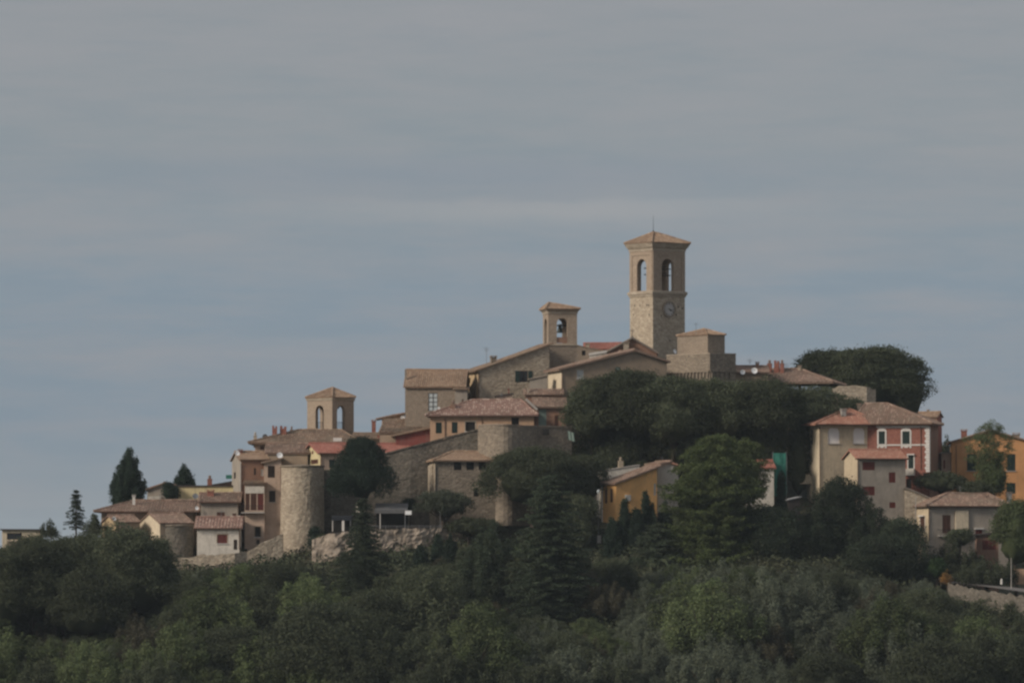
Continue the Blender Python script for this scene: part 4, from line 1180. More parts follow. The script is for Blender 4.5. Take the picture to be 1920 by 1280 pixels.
def round_bastion():
    pts = []
    for i, px in enumerate(range(896, 1080, 8)):
        t_ = (px - 896) / 178.0
        py = 797.5 + 3.5 * abs(math.sin(min(1, t_ * 2.1) * math.pi)) * -.6 + 3 * t_
        yy = 700 - 5.5 * math.sin(min(1.0, t_ * 1.5 + .05) * math.pi) if t_ < .6 else 699.5 + 6 * (t_ - .6)
        pb = 985
        pts.append((px, py, pb, yy))
    return rampart('round_bastion', 'broad curved stone bastion below the peach house', pts, 'rubble_brown', thick=3, coping='brick_brown', seed=8, rough=.04)
rb = round_bastion()
mb = MB(); p = W(1023.7, 809.6, 698.8) - rb.location; mb.box(p.x-.45, p.x+.45, p.y-.3, p.y+.5, p.z-.4, p.z+.4); mb.build('opening', 'room_dark', rb)
rampart('stone_wall', 'ruined grey garden wall beneath the big hilltop oak', [(1560, 728, 800, 722), (1580, 722, 800, 722), (1605, 724, 800, 722), (1625, 725, 800, 722), (1642, 728, 800, 723)], 'rubble_tan', seed=9, top_rough=.35)
rampart('cliff_wall', 'rough pale retaining wall under the dark cafe awnings', [(585, 1012, 1062, 687), (600, 1006, 1075, 686.5), (620, 1000, 1085, 686), (650, 996, 1090, 686), (712, 994, 1095, 686), (760, 991, 1090, 686.5), (800, 990, 1080, 687), (832, 989, 1070, 688), (860, 1004, 1060, 689), (880, 1006, 1050, 689.5)], 'rubble_cliff', thick=2.5, rough=.26, step=.3, seed=11, top_rough=.12)
rampart('low_wall', 'low mossy wall below the white cottage and balcony house', [(300, 1050, 1080, 690), (355, 1044, 1085, 690), (380, 1040, 1085, 690), (440, 1037, 1085, 690), (462, 1034, 1090, 691), (500, 1012, 1085, 691.5), (530, 1000, 1080, 692)], 'rubble_tan', seed=12, top_rough=.15)
rampart('road_wall', 'long dull stone retaining wall below the road at lower right', [(1778, 1092, 1120, 668), (1800, 1098, 1140, 665), (1830, 1104, 1150, 661), (1870, 1110, 1165, 657), (1920, 1119, 1180, 652), (1990, 1132, 1200, 646)], 'rubble_dark', thick=.8, rough=.16, step=.35, seed=13, top_rough=.2)
# lathe towers
def round_tower(name, label, cxp, hw0, hw1, pt, pb, Y, mat, seed, cop=True):
    c = W(cxp, pt, Y); zb = min(W(cxp, pb, Y).z, tz(c.x, Y) - .5); r1, r0 = hw1 * .0713, hw0 * .0713
    rt = empty(name, (c.x, Y, zb)); tag(rt, label, 'tower'); rnd = random.Random(seed)
    H_ = c.z - zb; n = 12
    mb = MB(); mb.lathe([(r0 + (r1 - r0) * i / n, H_ * i / n) for i in range(n + 1)], 48, 0, 0, 0, .07, rnd)
    mb.build('wall', mat, rt)
    q = MB(); q.lathe([(r1 + .02, H_ - .12), (r1 + .16, H_ - .06), (r1 + .16, H_ + .12), (.05, H_ + .25)], 48, 0, 0, 0, .05, rnd)
    q.build('coping', 'rubble_brown', rt)
    return rt
round_tower('round_tower', 'tall cylindrical stone tower at the corner of the town wall', 567, 41.5, 40, 874, 1050, 698, 'rubble_tan', 5)
round_tower('round_bastion', 'rough rounded brown bastion below the cream gable', 331, 36, 31, 985, 1100, 697, 'rubble_dark', 6)
# ------------------------------------------------------------------ cafe terrace, posts, road
def box_thing(name, label, cat, px0, px1, py0, py1, Y, depth, mat):
    a, b_ = W(px0, py1, Y), W(px1, py0, Y)
    O = Vector((a.x, Y, a.z)); mb = MB(); mb.box(0, b_.x - a.x, 0, depth, 0, b_.z - a.z)
    o = mb.build(name, mat, None, O); return tag(o, label, cat)
def awning(label, px0, px1, py_t, py_v, py_b, Y, depth, sheet, posts):
    O = W(px0, py_b, Y); r = empty('cafe_awning', O); tag(r, label, 'awning', 'awnings on the cafe terrace')
    w = (px1 - px0) * .0713; zt = W(px0, py_t, Y + depth).z - O.z; zv = W(px0, py_v, Y).z - O.z
    mb = MB()
    P = [(0,0,zv+.5),(w,0,zv+.5),(w,depth,zt),(0,depth,zt)]
    mb.face(P); mb.face([(p[0], p[1], p[2]-.05) for p in reversed(P)])
    mb.box(0, w, -.03, .02, zv, zv + .5); mb.box(-.03, 0.0, .02, depth, zv + .2, zv + .45); mb.box(w, w + .03, .02, depth, zv + .2, zv + .45)
    mb.build('canopy', sheet, r)
    for px in posts:
        x = (px - px0) * .0713
        q = MB(); q.box(x - .05, x + .05, .03, .13, 0, zv + .3); q.build('post', 'white_paint' if px == posts[0] else 'metal_grey', r)
    q = MB(); q.box(.05, w - .05, depth - .1, depth, 0, zt - .1); q.build('shade_backing', 'room_dark', r)  # near-black sheet standing for the shaded interior under the awning
    return r
awning('small black awning with white post and menu board', 622, 659, 966, 975, 996, 688.6, 3.5, 'awning_black', [623.5, 656.5])
awning('wide dark awning between fir tree and olive tree', 703, 763, 943, 962, 991, 688.8, 5.0, 'awning_grey', [712.5, 758.5])
box_thing('menu_board', 'white board standing under the small black awning', 'board', 641, 645.5, 975.5, 995, 688.4, .08, 'white_paint')
box_thing('sign_board', 'white board at the right end of the wide awning', 'board', 759.5, 771.5, 957, 964.5, 688.3, .08, 'dish_white')
box_thing('door_panel', 'wider white door in the wall behind the fir tree', 'door', 667.5, 674.5, 943, 961, 698.3, .1, 'plaster_white')
box_thing('door_panel', 'narrow white door beside the wider one, behind fir tree', 'door', 682, 685.5, 943, 961, 698.3, .1, 'plaster_white')
def lamp_post(label, px, pt, Y, head=True, mat='metal_grey', cat='lamp post', name='lamp_post'):
    p = W(px, pt, Y); zb = tz(p.x, Y) - .1
    r = empty(name, (p.x, Y, zb)); tag(r, label, cat)
    mb = MB(); mb.tube((0,0,0), (0,0,p.z - zb), .07, .045, 8); mb.build('pole', mat, r)
    if head:
        q = MB(); q.lathe([(.05, p.z-zb), (.16, p.z-zb+.1), (.2, p.z-zb+.35), (.24, p.z-zb+.36), (.02, p.z-zb+.55)], 10); q.build('lamp_head', 'glass_pale', r)
lamp_post('thin lamp post at the right end of the cafe terrace', 825.5, 962, 688.5)
lamp_post('pale bare post standing beside the road at far right', 1896, 1045, 664, False, 'slab_grey', 'post', 'post')
lamp_post('slim pole in front of the low stone extension', 1717, 930, 686.5, False, 'slab_grey', 'pole', 'pole')
lamp_post('grey lamp post left of the mustard house', 1122, 925, 686, True)
# terrace railing
def fence(label, px0, px1, pyt, pyb, Y, mat='metal_grey', name='railing'):
    a, b_ = W(px0, pyb, Y), W(px1, pyb, Y); zt = W(px0, pyt, Y).z - a.z
    r = empty(name, a); tag(r, label, 'railing'); w = b_.x - a.x
    mb = MB(); mb.tube((0,0,zt), (w,0,zt), .03, .03, 5); mb.build('rail', mat, r)
    mb = MB(); mb.tube((0,0,zt*.5), (w,0,zt*.5), .02, .02, 5); mb.build('rail', mat, r)
    n = int(w / 1.4)
    for i in range(n + 1):
        q = MB(); q.tube((w*i/n, 0, -.1), (w*i/n, 0, zt), .03, .03, 5); q.build('post', mat, r)
fence('thin railing along the edge of the cafe terrace', 660, 828, 985.5, 991.5, 687.6)
# teal netting round a scaffold
s0 = W(1449.5, 930, 701); nt_ = empty('scaffold', s0); tag(nt_, 'scaffold wrapped in teal netting beside the whitish house', 'scaffold')
w, hgt = 25.5 * .0713, (W(1449, 849, 701).z - s0.z)
for i, (x, y) in enumerate(((0,0),(w,0),(0,2.2),(w,2.2))):
    q = MB(); q.tube((x, y, -1), (x, y, hgt + .2), .04, .04, 6); q.build('pole', 'metal_grey', nt_)
mb = MB(); rr = random.Random(2)
nx_, nz_ = 14, 30
def netp(u, v):
    if u < w: return (u, -.08 + .07 * math.sin(u*5 + v*1.3) + rr.uniform(-.02,.02), v)
    return (w + .05 + .06*math.sin(v*2), u - w, v)
tot = w + 2.2
g_ = [[netp(tot*i/nx_, hgt*j/nz_) for i in range(nx_+1)] for j in range(nz_+1)]
for j in range(nz_):
    for i in range(nx_): mb.face([g_[j][i], g_[j][i+1], g_[j+1][i+1], g_[j+1][i]])
mb.build('netting', 'net_teal', nt_)
c0 = W(1066, 824, 697.5); mb = MB()
for i in range(6):
    for j in range(5):
        f_ = lambda i, j: (i*.14 - j*.03, .05*math.sin(i*2.1), j*.24 - i*.05)
        mb.face([f_(i,j), f_(i+1,j), f_(i+1,j+1), f_(i,j+1)]); 
        q_ = lambda i, j: (f_(i,j)[0], f_(i,j)[1] + .05, f_(i,j)[2]); mb.face([q_(i,j), q_(i,j+1), q_(i+1,j+1), q_(i+1,j)])
tag(mb.build('hanging_cloth', 'paint_sage', None, c0), 'pale teal cloth hanging at the right end of the bastion', 'cloth')
o = House('carport', 'small grey sheet-roofed carport below the beige house balconies', 1478, 1500, 694, 10, 938, D=3, wall='slab_dark', cat='carport')
o.roof('sx', mat='roof_sheet', er=930, ov=.2, t=.1, tiled=False).finish()
# road along the right foot of the town
mb = MB(); rowA, rowB = [], []
for px, Yf in ((1730, 676), (1760, 675), (1790, 671), (1830, 666), (1870, 661), (1920, 656), (2000, 649), (2100, 641)):
    a = W(px, 1092, Yf); zz_ = W(1800, 1093 + max(0, px - 1800) * .14, Yf).z + .05
    rowA.append((a.x, Yf + .2, zz_)); rowB.append((a.x + 1.5, Yf + 9, zz_ + .25))
for i in range(len(rowA) - 1): mb.face([rowA[i], rowA[i+1], rowB[i+1], rowB[i]])
tag(mb.build('road', 'asphalt'), kind='structure')
# brick garden wall and small bollard on the right
box_thing('brick_wall', 'pinkish garden wall behind the pale post at far right', 'wall', 1886, 1960, 1066, 1095, 672, .5, 'plaster_peach')
mb = MB(); mb.lathe([(.14,0),(.12,.5),(.15,.55),(.02,.75)], 10); tag(mb.build('bollard', 'white_paint', None, W(1878, 1095, 665)), 'small white bollard on the road near the pale post', 'bollard')
# steps and white pier below the mustard house
box_thing('gate_pier', 'pale stone pier below the mustard house downpipe', 'pier', 1120, 1127, 1003, 1018, 684, .8, 'slab_grey')

# ------------------------------------------------------------------ vegetation
def quads(C, Nn, s, asp, rng):
    """leaf-sized faces: centres C, facing normals Nn, half sizes s"""
    n = len(C)
    r = rng.normal(size=(n, 3)); Nn = Nn / (np.linalg.norm(Nn, axis=1, keepdims=True) + 1e-9)
    a = np.cross(Nn, r); a /= (np.linalg.norm(a, axis=1, keepdims=True) + 1e-9); b_ = np.cross(Nn, a)
    s = s[:, None]; a = a * s; b_ = b_ * s * asp
    bend = Nn * s * 0.25
    V = np.stack([C - a, C - b_ + bend, C + a, C + b_ + bend], 1).reshape(-1, 3)
    return V
def mesh_from(V, name, mat, core=None):
    nq = len(V) // 4
    co, fc = [], []
    if core is not None:
        cv, cf = core
        co = np.asarray(cv, float); fc = cf
        V = np.concatenate([V, co])
    me = bpy.data.meshes.new(name)
    me.vertices.add(len(V)); me.vertices.foreach_set('co', V.astype(np.float32).ravel())
    loops = list(range(nq * 4)); starts = list(range(0, nq * 4, 4)); tot = [4] * nq
    for f in fc:
        starts.append(len(loops)); tot.append(len(f)); loops += [i + nq * 4 for i in f]
    me.loops.add(len(loops)); me.loops.foreach_set('vertex_index', loops)
    me.polygons.add(len(starts)); me.polygons.foreach_set('loop_start', starts); me.polygons.foreach_set('loop_total', tot)
    me.materials.append(M[mat]); me.update(calc_edges=True)
    return me
def lobes_to_leaves(lobes, leaf, cover, rng, jit=.7, up=.35, shell=.18, firm=False):
    Cs, Ns, Ss = [], [], []
    for (cx, cy, cz, rx, rz) in lobes:
        area = 4 * math.pi * ((2 * rx * rz + rx * rx) / 3)
        n = int(cover * area / (leaf * leaf * 1.1)) + 4
        d = rng.normal(size=(n, 3)); d /= np.linalg.norm(d, axis=1, keepdims=True)
        k = d[:, 2] < -.35; d[k, 2] *= -1 * (rng.random(k.sum()) < .6) * 2 + 1
        if firm: rad = 1 - .38 * rng.random(n) ** 1.3 + .6 * (rng.random(n) ** 5)
        else: rad = 1.12 * rng.random(n) ** .42 + .45 * (rng.random(n) ** 7)
        P = np.stack([cx + d[:,0]*rx*rad, cy + d[:,1]*rx*rad, cz + d[:,2]*rz*rad], 1)
        nn = d * .7 + rng.normal(size=(n, 3)) * jit; nn[:, 2] += up
        Cs.append(P); Ns.append(nn); Ss.append(leaf * (.35 + .4 * rng.random(n)))
    return np.concatenate(Cs), np.concatenate(Ns), np.concatenate(Ss)
def make_crown(kind, w, h, seed, mat, leaf=.3, d=None):
    """crown of width w, height h, base of the crown at z = 0"""
    rng = np.random.default_rng(seed); d = d or w; leaf = leaf * .78
    L = []; core = None; cover = 1.0
    if kind in ('oak', 'olive', 'shrub', 'airy', 'pear'):
        a, b_, c = w/2, d/2, h/2
        size = {'oak': 1.35, 'olive': .8, 'shrub': .6, 'airy': .6, 'pear': 1.0}[kind]
        size = min(size, w * .2)
        vol = (a*b_*c) ** (2/3)
        n = int({'oak': 7.0, 'olive': 7.5, 'shrub': 7, 'airy': 5.0, 'pear': 8.0}[kind] * vol / size**2) + 6
        # a few large sub-masses give the crown an uneven outline
        big = rng.normal(size=(max(4, int(w/2.2)), 3)); big /= np.linalg.norm(big, axis=1, keepdims=True); big[:, 2] = np.abs(big[:, 2]) * .9
        amp = {'oak': .22, 'olive': .30, 'shrub': .2, 'airy': .35, 'pear': .10}[kind]
        for i in range(n):
            q = rng.normal(size=3); q /= np.linalg.norm(q)
            if q[2] < (-.75 if kind == 'pear' else -.5) and kind != 'airy': q[2] = -q[2]
            k = max(0, (big @ q).max()) ** 6
            rr = (1 - amp) + amp * k + rng.normal() * amp * .28
            rr -= .30 * (rng.random() ** 2) * (kind in ('olive', 'airy', 'shrub'))
            z = q[2]
            prof = 1.0
            if kind == 'pear': prof = 1 + .55 * abs(z) if z < 0 else (1 - .40 * z)
            elif kind == 'oak' and z < 0: prof = 1 + .25 * abs(z)
            sz = size * (.5 + .7 * rng.random())
            x, y = q[0] * (a - sz*.5) * rr * prof, q[1] * (b_ - sz*.5) * rr * prof
            z = c + z * (c - sz*.5) * rr
            if kind in ('oak', 'shrub', 'pear') and z < c: # fuller skirts
                x *= 1.12; y *= 1.12
            L.append((x, y, z, sz, sz * (.75 if kind != 'pear' else .9)))
        cover = {'oak': .75, 'olive': .6, 'shrub': .8, 'airy': .9, 'pear': .85}[kind]
        cs = {'oak': .64, 'olive': .45, 'shrub': .6, 'airy': 0, 'pear': .68}[kind]
    elif kind in ('plume', 'bushy'):
        bs = kind == 'bushy'
        K = int(13 + w * 2.6)
        for k in range(K):
            th = rng.random() * 6.283; u = math.sqrt(rng.random()); tall = (1 - .55 * u ** 1.8) * (rng.uniform(.8, 1.03) if bs else rng.uniform(.66, 1.05))
            tip = np.array([math.cos(th) * u * w/2 * rng.uniform(.75, 1.12), math.sin(th) * u * d/2 * rng.uniform(.75, 1.12), h * tall])
            root = np.array([tip[0] * .25, tip[1] * .25, h * .05])
            ln = np.linalg.norm(tip - root); m_ = max(3, int(ln / .42))
            for q in range(m_):
                f_ = .22 + .78 * (q + rng.random()) / m_
                bow = np.array([tip[0], tip[1], 0]) * .35 * math.sin(math.pi * f_)
                p = root + (tip - root) * f_ + bow + rng.normal(size=3) * .13
                sz = rng.uniform(.34, .62) * (1.25 - .6 * f_) * (w / 6) ** .4
                sz *= 1.35 if bs else 1
                L.append((p[0], p[1], p[2], sz, sz * (rng.uniform(.65, .9) if bs else rng.uniform(1.1, 1.6))))
        for k in range(int(w * 3)):     # low skirt closing the crown to the ground
            th = rng.random() * 6.283; rr_ = w/2 * rng.uniform(.5, .95); sz = rng.uniform(.4, .7)
            L.append((math.cos(th) * rr_, math.sin(th) * rr_, h * rng.uniform(.02, .35), sz, sz))
        cover, cs = .62, 0
    elif kind == 'cypress':
        n = int(h / .42) * 5
        for i in range(n):
            t_ = (i / n); z = t_ * h
            R_ = (w/2) * (min(1, (t_ + .06) * 5) * (1 - t_ ** 2.2) ** .75)
            th = rng.random() * 6.28; sz = .22 + .24 * rng.random() + w*.05
            r_ = max(0, R_ - sz*.6) * (.8 + .35*rng.random())
            L.append((r_*math.cos(th), r_*math.sin(th), z, sz, sz * 1.9))
        cover, cs = .9, 0
    elif kind in ('spiky',):    # broad old cypress: several upright spires
        ns = 26
        for k in range(ns):
            th = k * 2.4 + rng.random() * .9; fr_ = math.sqrt(k / ns); rr = (w/2) * fr_ * rng.uniform(.85, 1.05)
            top = h * (1 - fr_ ** 1.5 * .72) * (.88 + .14*rng.random())
            n = int(top/.34) * 3
            for i in range(n):
                t_ = i / n; R_ = w * .105 * (1 - t_) ** .6 + .08
                t2_ = rng.random() * 6.28; lean = rr * (.75 + .25 * t_); sz = .2 + .24 * rng.random()
                L.append((lean*math.cos(th) + R_*math.cos(t2_)*rng.random(), lean*math.sin(th) + R_*math.sin(t2_)*rng.random(), t_ * top, sz, sz * 1.6))
        cover, cs = .75, 0
    elif kind in ('fir', 'spruce', 'pine', 'cedar'):
        P_, NN, SS = [], [], []
        lv = int(h / {'fir': .5, 'spruce': .38, 'pine': .85, 'cedar': .62}[kind])
        for i in range(lv):
            t_ = (i + .3) / lv
            if kind == 'pine': R_ = (w/2) * (max(.03, 1 - t_ ** 3.2) ** .4) * (.88 + .18*rng.random())
            else: R_ = (w/2) * ((1 - t_) ** {'spruce': .8, 'fir': .72, 'cedar': .5}[kind]) * (.82 + .3*rng.random()) + .15
            nb = {'fir': 13, 'spruce': 9, 'pine': 15, 'cedar': 14}[kind]
            nb = max(5, int(nb * (.45 + .55 * R_ / (w/2)) * max(1, w / 8)))
            for k in range(nb):
                th = 6.28 * (k + rng.random()) / nb; ln = R_ * (.55 + .5*rng.random())
                z0 = t_ * h + rng.normal() * (.12 if kind in ('spruce', 'fir') else .34)
                dr = {'fir': -.16, 'spruce': -.10, 'pine': .06, 'cedar': -.06}[kind]
                ncl = max(2, int(ln / .55))
                for q in range(ncl):
                    f_ = (q + 1) / ncl
                    if f_ < .3 and R_ > 1.5: continue
                    sz = {'fir': .42, 'spruce': .3, 'pine': .62, 'cedar': .5}[kind] * (.75 + .5*rng.random()) * (1.1 - .35*f_)
                    x, y = ln*f_*math.cos(th), ln*f_*math.sin(th)
                    z = z0 + dr * ln * f_ * f_ * 1.4 + (.25 if kind in ('fir', 'cedar') else .1) * f_
                    if kind == 'pine': z += -.30 * (f_ ** 2) * ln * (1 if t_ > .6 else -.1)
                    L.append((x + rng.normal()*.1, y + rng.normal()*.1, z, sz * 1.15, sz * {'pine': .55, 'fir': .42, 'spruce': .5, 'cedar': .4}[kind]))
        cover, cs = {'fir': .8, 'spruce': .9, 'pine': .62, 'cedar': .8}[kind], 0
    C, Nn, S = lobes_to_leaves(L, leaf, cover, rng, firm=kind in ('oak', 'pear', 'pine'))
    if kind in ('oak', 'shrub', 'pear'):   # drop what is buried
        q = np.sqrt((C[:,0]/(w/2))**2 + (C[:,1]/(d/2))**2 + ((C[:,2]-h/2)/(h/2))**2)
        k = q > .6; C, Nn, S = C[k], Nn[k], S[k]
    if kind in ('airy',): S = S * .8
    V = quads(C, Nn, S, .62, rng)
    if cs:
        # inner mass of twigs and shaded leaves, faceted and uneven
        cv, cf = [], []
        nu, nv = 14, 9
        for j in range(nv + 1):
            for i in range(nu):
                ph = math.pi * j / nv; t_ = 6.283 * i / nu; r_ = cs * (1 + .10 * rng.normal())
                cv.append((w/2*r_*math.sin(ph)*math.cos(t_), d/2*r_*math.sin(ph)*math.sin(t_), h/2 - h/2*r_*math.cos(ph)))
        for j in range(nv):
            for i in range(nu):
                k2 = (i+1) % nu; cf.append((j*nu+i, j*nu+k2, (j+1)*nu+k2, (j+1)*nu+i))
        core = (cv, cf)
    elif kind in ('cypress', 'spiky', 'fir', 'pine', 'cedar'):
        cv, cf = [], []; nu, nv = 10, 8
        for j in range(nv + 1):
            t_ = j / nv
            base = {'cypress': .55, 'spiky': .42, 'fir': .42, 'pine': .36, 'cedar': .42}[kind]
            pr = (1 - t_) ** .8 if kind != 'pine' else math.sqrt(max(0, 1 - t_ ** 2.2))
            for i in range(nu):
                a_ = 6.283*i/nu; r_ = w/2 * base * pr * (1 + .15*rng.normal()) + .02
                cv.append((r_*math.cos(a_), r_*math.sin(a_), .04*h + t_*h*.86))
        for j in range(nv):
            for i in range(nu):
                k2 = (i+1) % nu; cf.append((j*nu+i, j*nu+k2, (j+1)*nu+k2, (j+1)*nu+i))
        core = (cv, cf)
    return mesh_from(V, 'crown', mat, core)
def make_trunk(kind, ht, w, h, seed):
    """trunk from z=0 up to the crown base at ht, limbs reaching into the crown"""
    rnd = random.Random(seed); mb = MB()
    r = max(.12, min(.45, w * .045))
    if kind in ('fir', 'spruce', 'pine', 'cypress', 'spiky', 'cedar'):
        mb.tube((0,0,0), (0,0,ht + h*.5), r, r*.6, 8); mb.tube((0,0,ht + h*.5), (0,0,ht + h*.97), r*.6, .02, 6)
        for i in range(8):
            t_ = .1 + .1*i; a = rnd.random()*6.28; l = w*.32*(1-t_)
            mb.tube((0,0,ht+h*t_), (l*math.cos(a), l*math.sin(a), ht+h*t_+.1), r*.25, .02, 5)
        return mb
    n = rnd.choice((1, 2, 2)) if kind in ('olive', 'shrub', 'plume', 'bushy') else 1
    for k in range(n):
        ox = rnd.uniform(-.25,.25) * (n > 1); fork = ht + h*.12
        p0, p1 = Vector((ox,ox*.5,0)), Vector((ox*1.5 + rnd.uniform(-.15,.15), rnd.uniform(-.15,.15), max(.3, ht*.6)))
        p2 = Vector((p1.x + rnd.uniform(-.2,.2), p1.y, fork))
        mb.tube(p0, p1, r, r*.82, 8); mb.tube(p1, p2, r*.82, r*.6, 8)
        for i in range(7):
            a = 6.28*i/7 + rnd.random(); l = w*.3*rnd.uniform(.6,1.1)
            q1 = p2 + Vector((l*.5*math.cos(a), l*.5*math.sin(a), h*.18)); q2 = q1 + Vector((l*.6*math.cos(a), l*.6*math.sin(a), h*rnd.uniform(.15,.4)))
            mb.tube(p2, q1, r*.42, r*.25, 6); mb.tube(q1, q2, r*.25, .02, 5)
            q3 = q1 + Vector((l*.4*math.cos(a+1), l*.4*math.sin(a+1), h*.2)); mb.tube(q1, q3, r*.18, .015, 5)
    return mb
BIGS = []
def tree(name, label, kind, px, pt, pb, wpx, Y, mat, seed, leaf=.3, cat='tree', group=None, depth=None):
    BIGS.append((px, pb, wpx, Y, pb - pt))
    top = W(px, pt, Y); bot = W(px, pb, Y)
    w = wpx * Y / F; h = top.z - bot.z
    zt = tz(top.x, Y) - .15
    ht = bot.z - zt
    if ht < .25: ht = .25 if ht > -1.5 else .25
    base = bot.z - ht
    r = empty(name, (top.x, Y, base)); tag(r, label, cat, group)
    me = make_crown(kind, w, h, seed, mat, leaf, depth)
    c = bpy.data.objects.new('crown', me); col.objects.link(c); c.parent = r; c.location = (0, 0, ht)
    t_ = make_trunk(kind, ht, w, h, seed).build('trunk', 'bark', r)
    return r
T = tree
# hilltop and terrace trees
T('cypress', 'tall ragged dark cypress rising behind long tiled house', 'spiky', 240, 834, 955, 74, 712, 'leaf_dark', 1, .26)
T('spruce', 'small pointed spruce on the skyline far left', 'spruce', 143, 919, 990, 46, 704, 'leaf_conifer', 2, .2)
T('cypress', 'short dark conical tree behind the grey gable and yellow wall', 'spiky', 345, 873, 925, 44, 718, 'leaf_dark', 3, .24)
T('shrub', 'dark low bush left of the long yellow wall', 'shrub', 318, 903, 945, 38, 711, 'leaf_dark', 4, .24, 'bush')
T('holm_oak', 'great dark oak crowning the hilltop behind garden wall', 'oak', 1650, 641, 790, 190, 746, 'leaf_oak', 5, .32)
T('holm_oak', 'left shoulder of hilltop oaks above the hipped roof', 'oak', 1545, 655, 735, 120, 748, 'leaf_oak', 6, .32)
T('holm_oak', 'middle oak filling the hilltop crest above the garden wall', 'oak', 1592, 652, 760, 120, 747, 'leaf_oak', 12, .32)
T('holm_oak', 'smaller oak on the right flank of the hilltop, behind red brick house', 'oak', 1702, 690, 800, 85, 744, 'leaf_oak', 7, .32)
T('tree', 'tiny far tree between rust house and orange house', 'plume', 1774, 812, 860, 26, 722, 'leaf_oak', 8, .25)
T('holm_oak', 'dense pear-shaped evergreen standing before the dark rampart', 'pear', 679, 820, 948, 116, 692, 'leaf_dark', 9, .26)
oaks = [
 (1180, 686, 850, 200, 706, 'dark oak below the long gabled house, tallest of hillside oaks'),
 (1108, 705, 850, 110, 704, 'oak at left end of the hillside wood beside brown house'),
 (1262, 700, 860, 170, 703, 'oak under the corbelled block wall in the hillside wood'),
 (1345, 702, 850, 170, 705, 'oak directly below the flat-topped stone block'),
 (1430, 704, 850, 170, 706, 'oak below the ridge with two white dishes'),
 (1520, 722, 830, 150, 708, 'oak below the wide hipped roof with many chimneys'),
 (1600, 745, 830, 70, 712, 'small oak between garden wall and beige house roof'),
 (1150, 795, 930, 170, 707, 'shaded oak above the pale parapet house'),
 (1300, 770, 900, 190, 707, 'shaded oak behind the yellow-green pine'),
 (1425, 780, 930, 140, 707, 'shaded oak above the teal netting'),
 (1497, 790, 950, 56, 706, 'narrow dark oak against the left side of beige house'),
 (1086, 915, 1060, 84, 684, 'dark oak left of the mustard house downpipe'),
 (1090, 850, 960, 110, 694, 'dark oak right of the grey-green oak and bastion'),
]
for i, (px, pt, pb, wp, Y, lb) in enumerate(oaks): T('holm_oak', lb, 'oak', px, pt, pb, wp, Y, 'leaf_oak', 20 + i, .3, 'tree', 'holm oaks on the hillside')
T('oak', 'grey-green spreading oak in front of the curved bastion', 'oak', 998, 832, 965, 190, 690, 'leaf_oak', 40, .3)
T('olive_tree', 'low grey-green olive in front of the stone outbuilding', 'olive', 836, 912, 985, 128, 689.5, 'leaf_olive', 41, .24)
T('fir', 'layered fir rising in front of pale retaining wall', 'fir', 680, 936, 1132, 156, 668, 'leaf_conifer', 42, .26)
T('fir', 'tall layered conifer in the middle of the slope below bastion', 'cedar', 1030, 898, 1178, 205, 654, 'leaf_conifer', 43, .3)
T('fir', 'conifer half hidden left of the tall layered one', 'bushy', 920, 975, 1150, 140, 661, 'leaf_conifer', 44, .28)
T('pine', 'broad yellow-green pine with tiered crown below hillside oaks', 'pine', 1338, 815, 1072, 205, 679, 'leaf_pine', 45, .3)
T('pine', 'right-hand lower lobe pine with bright top near netting', 'pine', 1404, 824, 930, 80, 687, 'leaf_pine', 46, .3)
cyps = [(1213, 912, 1060, 46, 684, 'cypress tip in front of the mustard wall'), (1172, 934, 1060, 44, 683, 'cypress left of mustard house meter box'),
        (1247, 940, 1060, 52, 684.5, 'cypress just right of the mustard wall'), (1150, 968, 1070, 46, 682, 'lowest cypress at corner of mustard house'), (1193, 944, 1065, 40, 682.5, 'short cypress between two taller ones before mustard wall'),
        (1465, 895, 1030, 26, 688, 'slim cypress in front of the teal netting'), (945, 1100, 1220, 30, 662, 'slim cypress low on the wooded slope'),
        (822, 1003, 1075, 30, 681, 'small cypress below the right end of cafe terrace'), (845, 1000, 1080, 34, 680, 'second small cypress below terrace lamp post'), (790, 1022, 1090, 44, 679, 'short cypress against the retaining wall')]
for i, (px, pt, pb, wp, Y, lb) in enumerate(cyps): T('cypress', lb, 'spiky' if i < 5 or i > 6 else 'cypress', px, pt, pb, wp, Y, 'leaf_dark', 60 + i, .24, 'tree', 'dark cypresses on the slope')
pines = [(1575, 890, 1060, 120, 684, 'dark pine below the grey house gable, highest of its cluster'), (1632, 935, 1080, 120, 682, 'dark pine in front of grey house shutters'), (1690, 968, 1085, 100, 680, 'dark pine left of the hipped house'),
         (1520, 935, 1075, 120, 681, 'dark pine below the carport'), (1440, 940, 1080, 130, 679, 'dark pine right of the yellow-green pine base'), (1722, 1010, 1095, 70, 676, 'low dark pine by the road end'),
         (1230, 985, 1090, 130, 678, 'dark pine below the mustard house cypresses'), (1640, 1000, 1100, 130, 675, 'lower dark pine among the right cluster')]
for i, (px, pt, pb, wp, Y, lb) in enumerate(pines): T('pine', lb, ('oak', 'bushy', 'oak', 'bushy', 'oak', 'bushy', 'cedar', 'oak')[i], px, pt, pb, wp, Y, 'leaf_conifer', 80 + i, .28, 'tree', 'dark pines at the right of the slope')
loaks = [(60, 995, 1200, 190, 655, 'dark oak below the flat-roofed building'), (140, 990, 1150, 150, 668, 'dark oak below the skyline spruce'), (245, 978, 1180, 185, 660, 'big dark oak in front of the cream gable house'),
         (5, 1020, 1210, 120, 652, 'dark oak at the very left edge'), (165, 1060, 1215, 160, 650, 'dark oak lower on the left slope'), (300, 1040, 1150, 80, 665, 'dark oak beside the rounded brown bastion')]
for i, (px, pt, pb, wp, Y, lb) in enumerate(loaks): T('holm_oak', lb, 'oak', px, pt, pb, wp, Y, 'leaf_oak', 100 + i, .3, 'tree', 'dark oaks on the left slope')
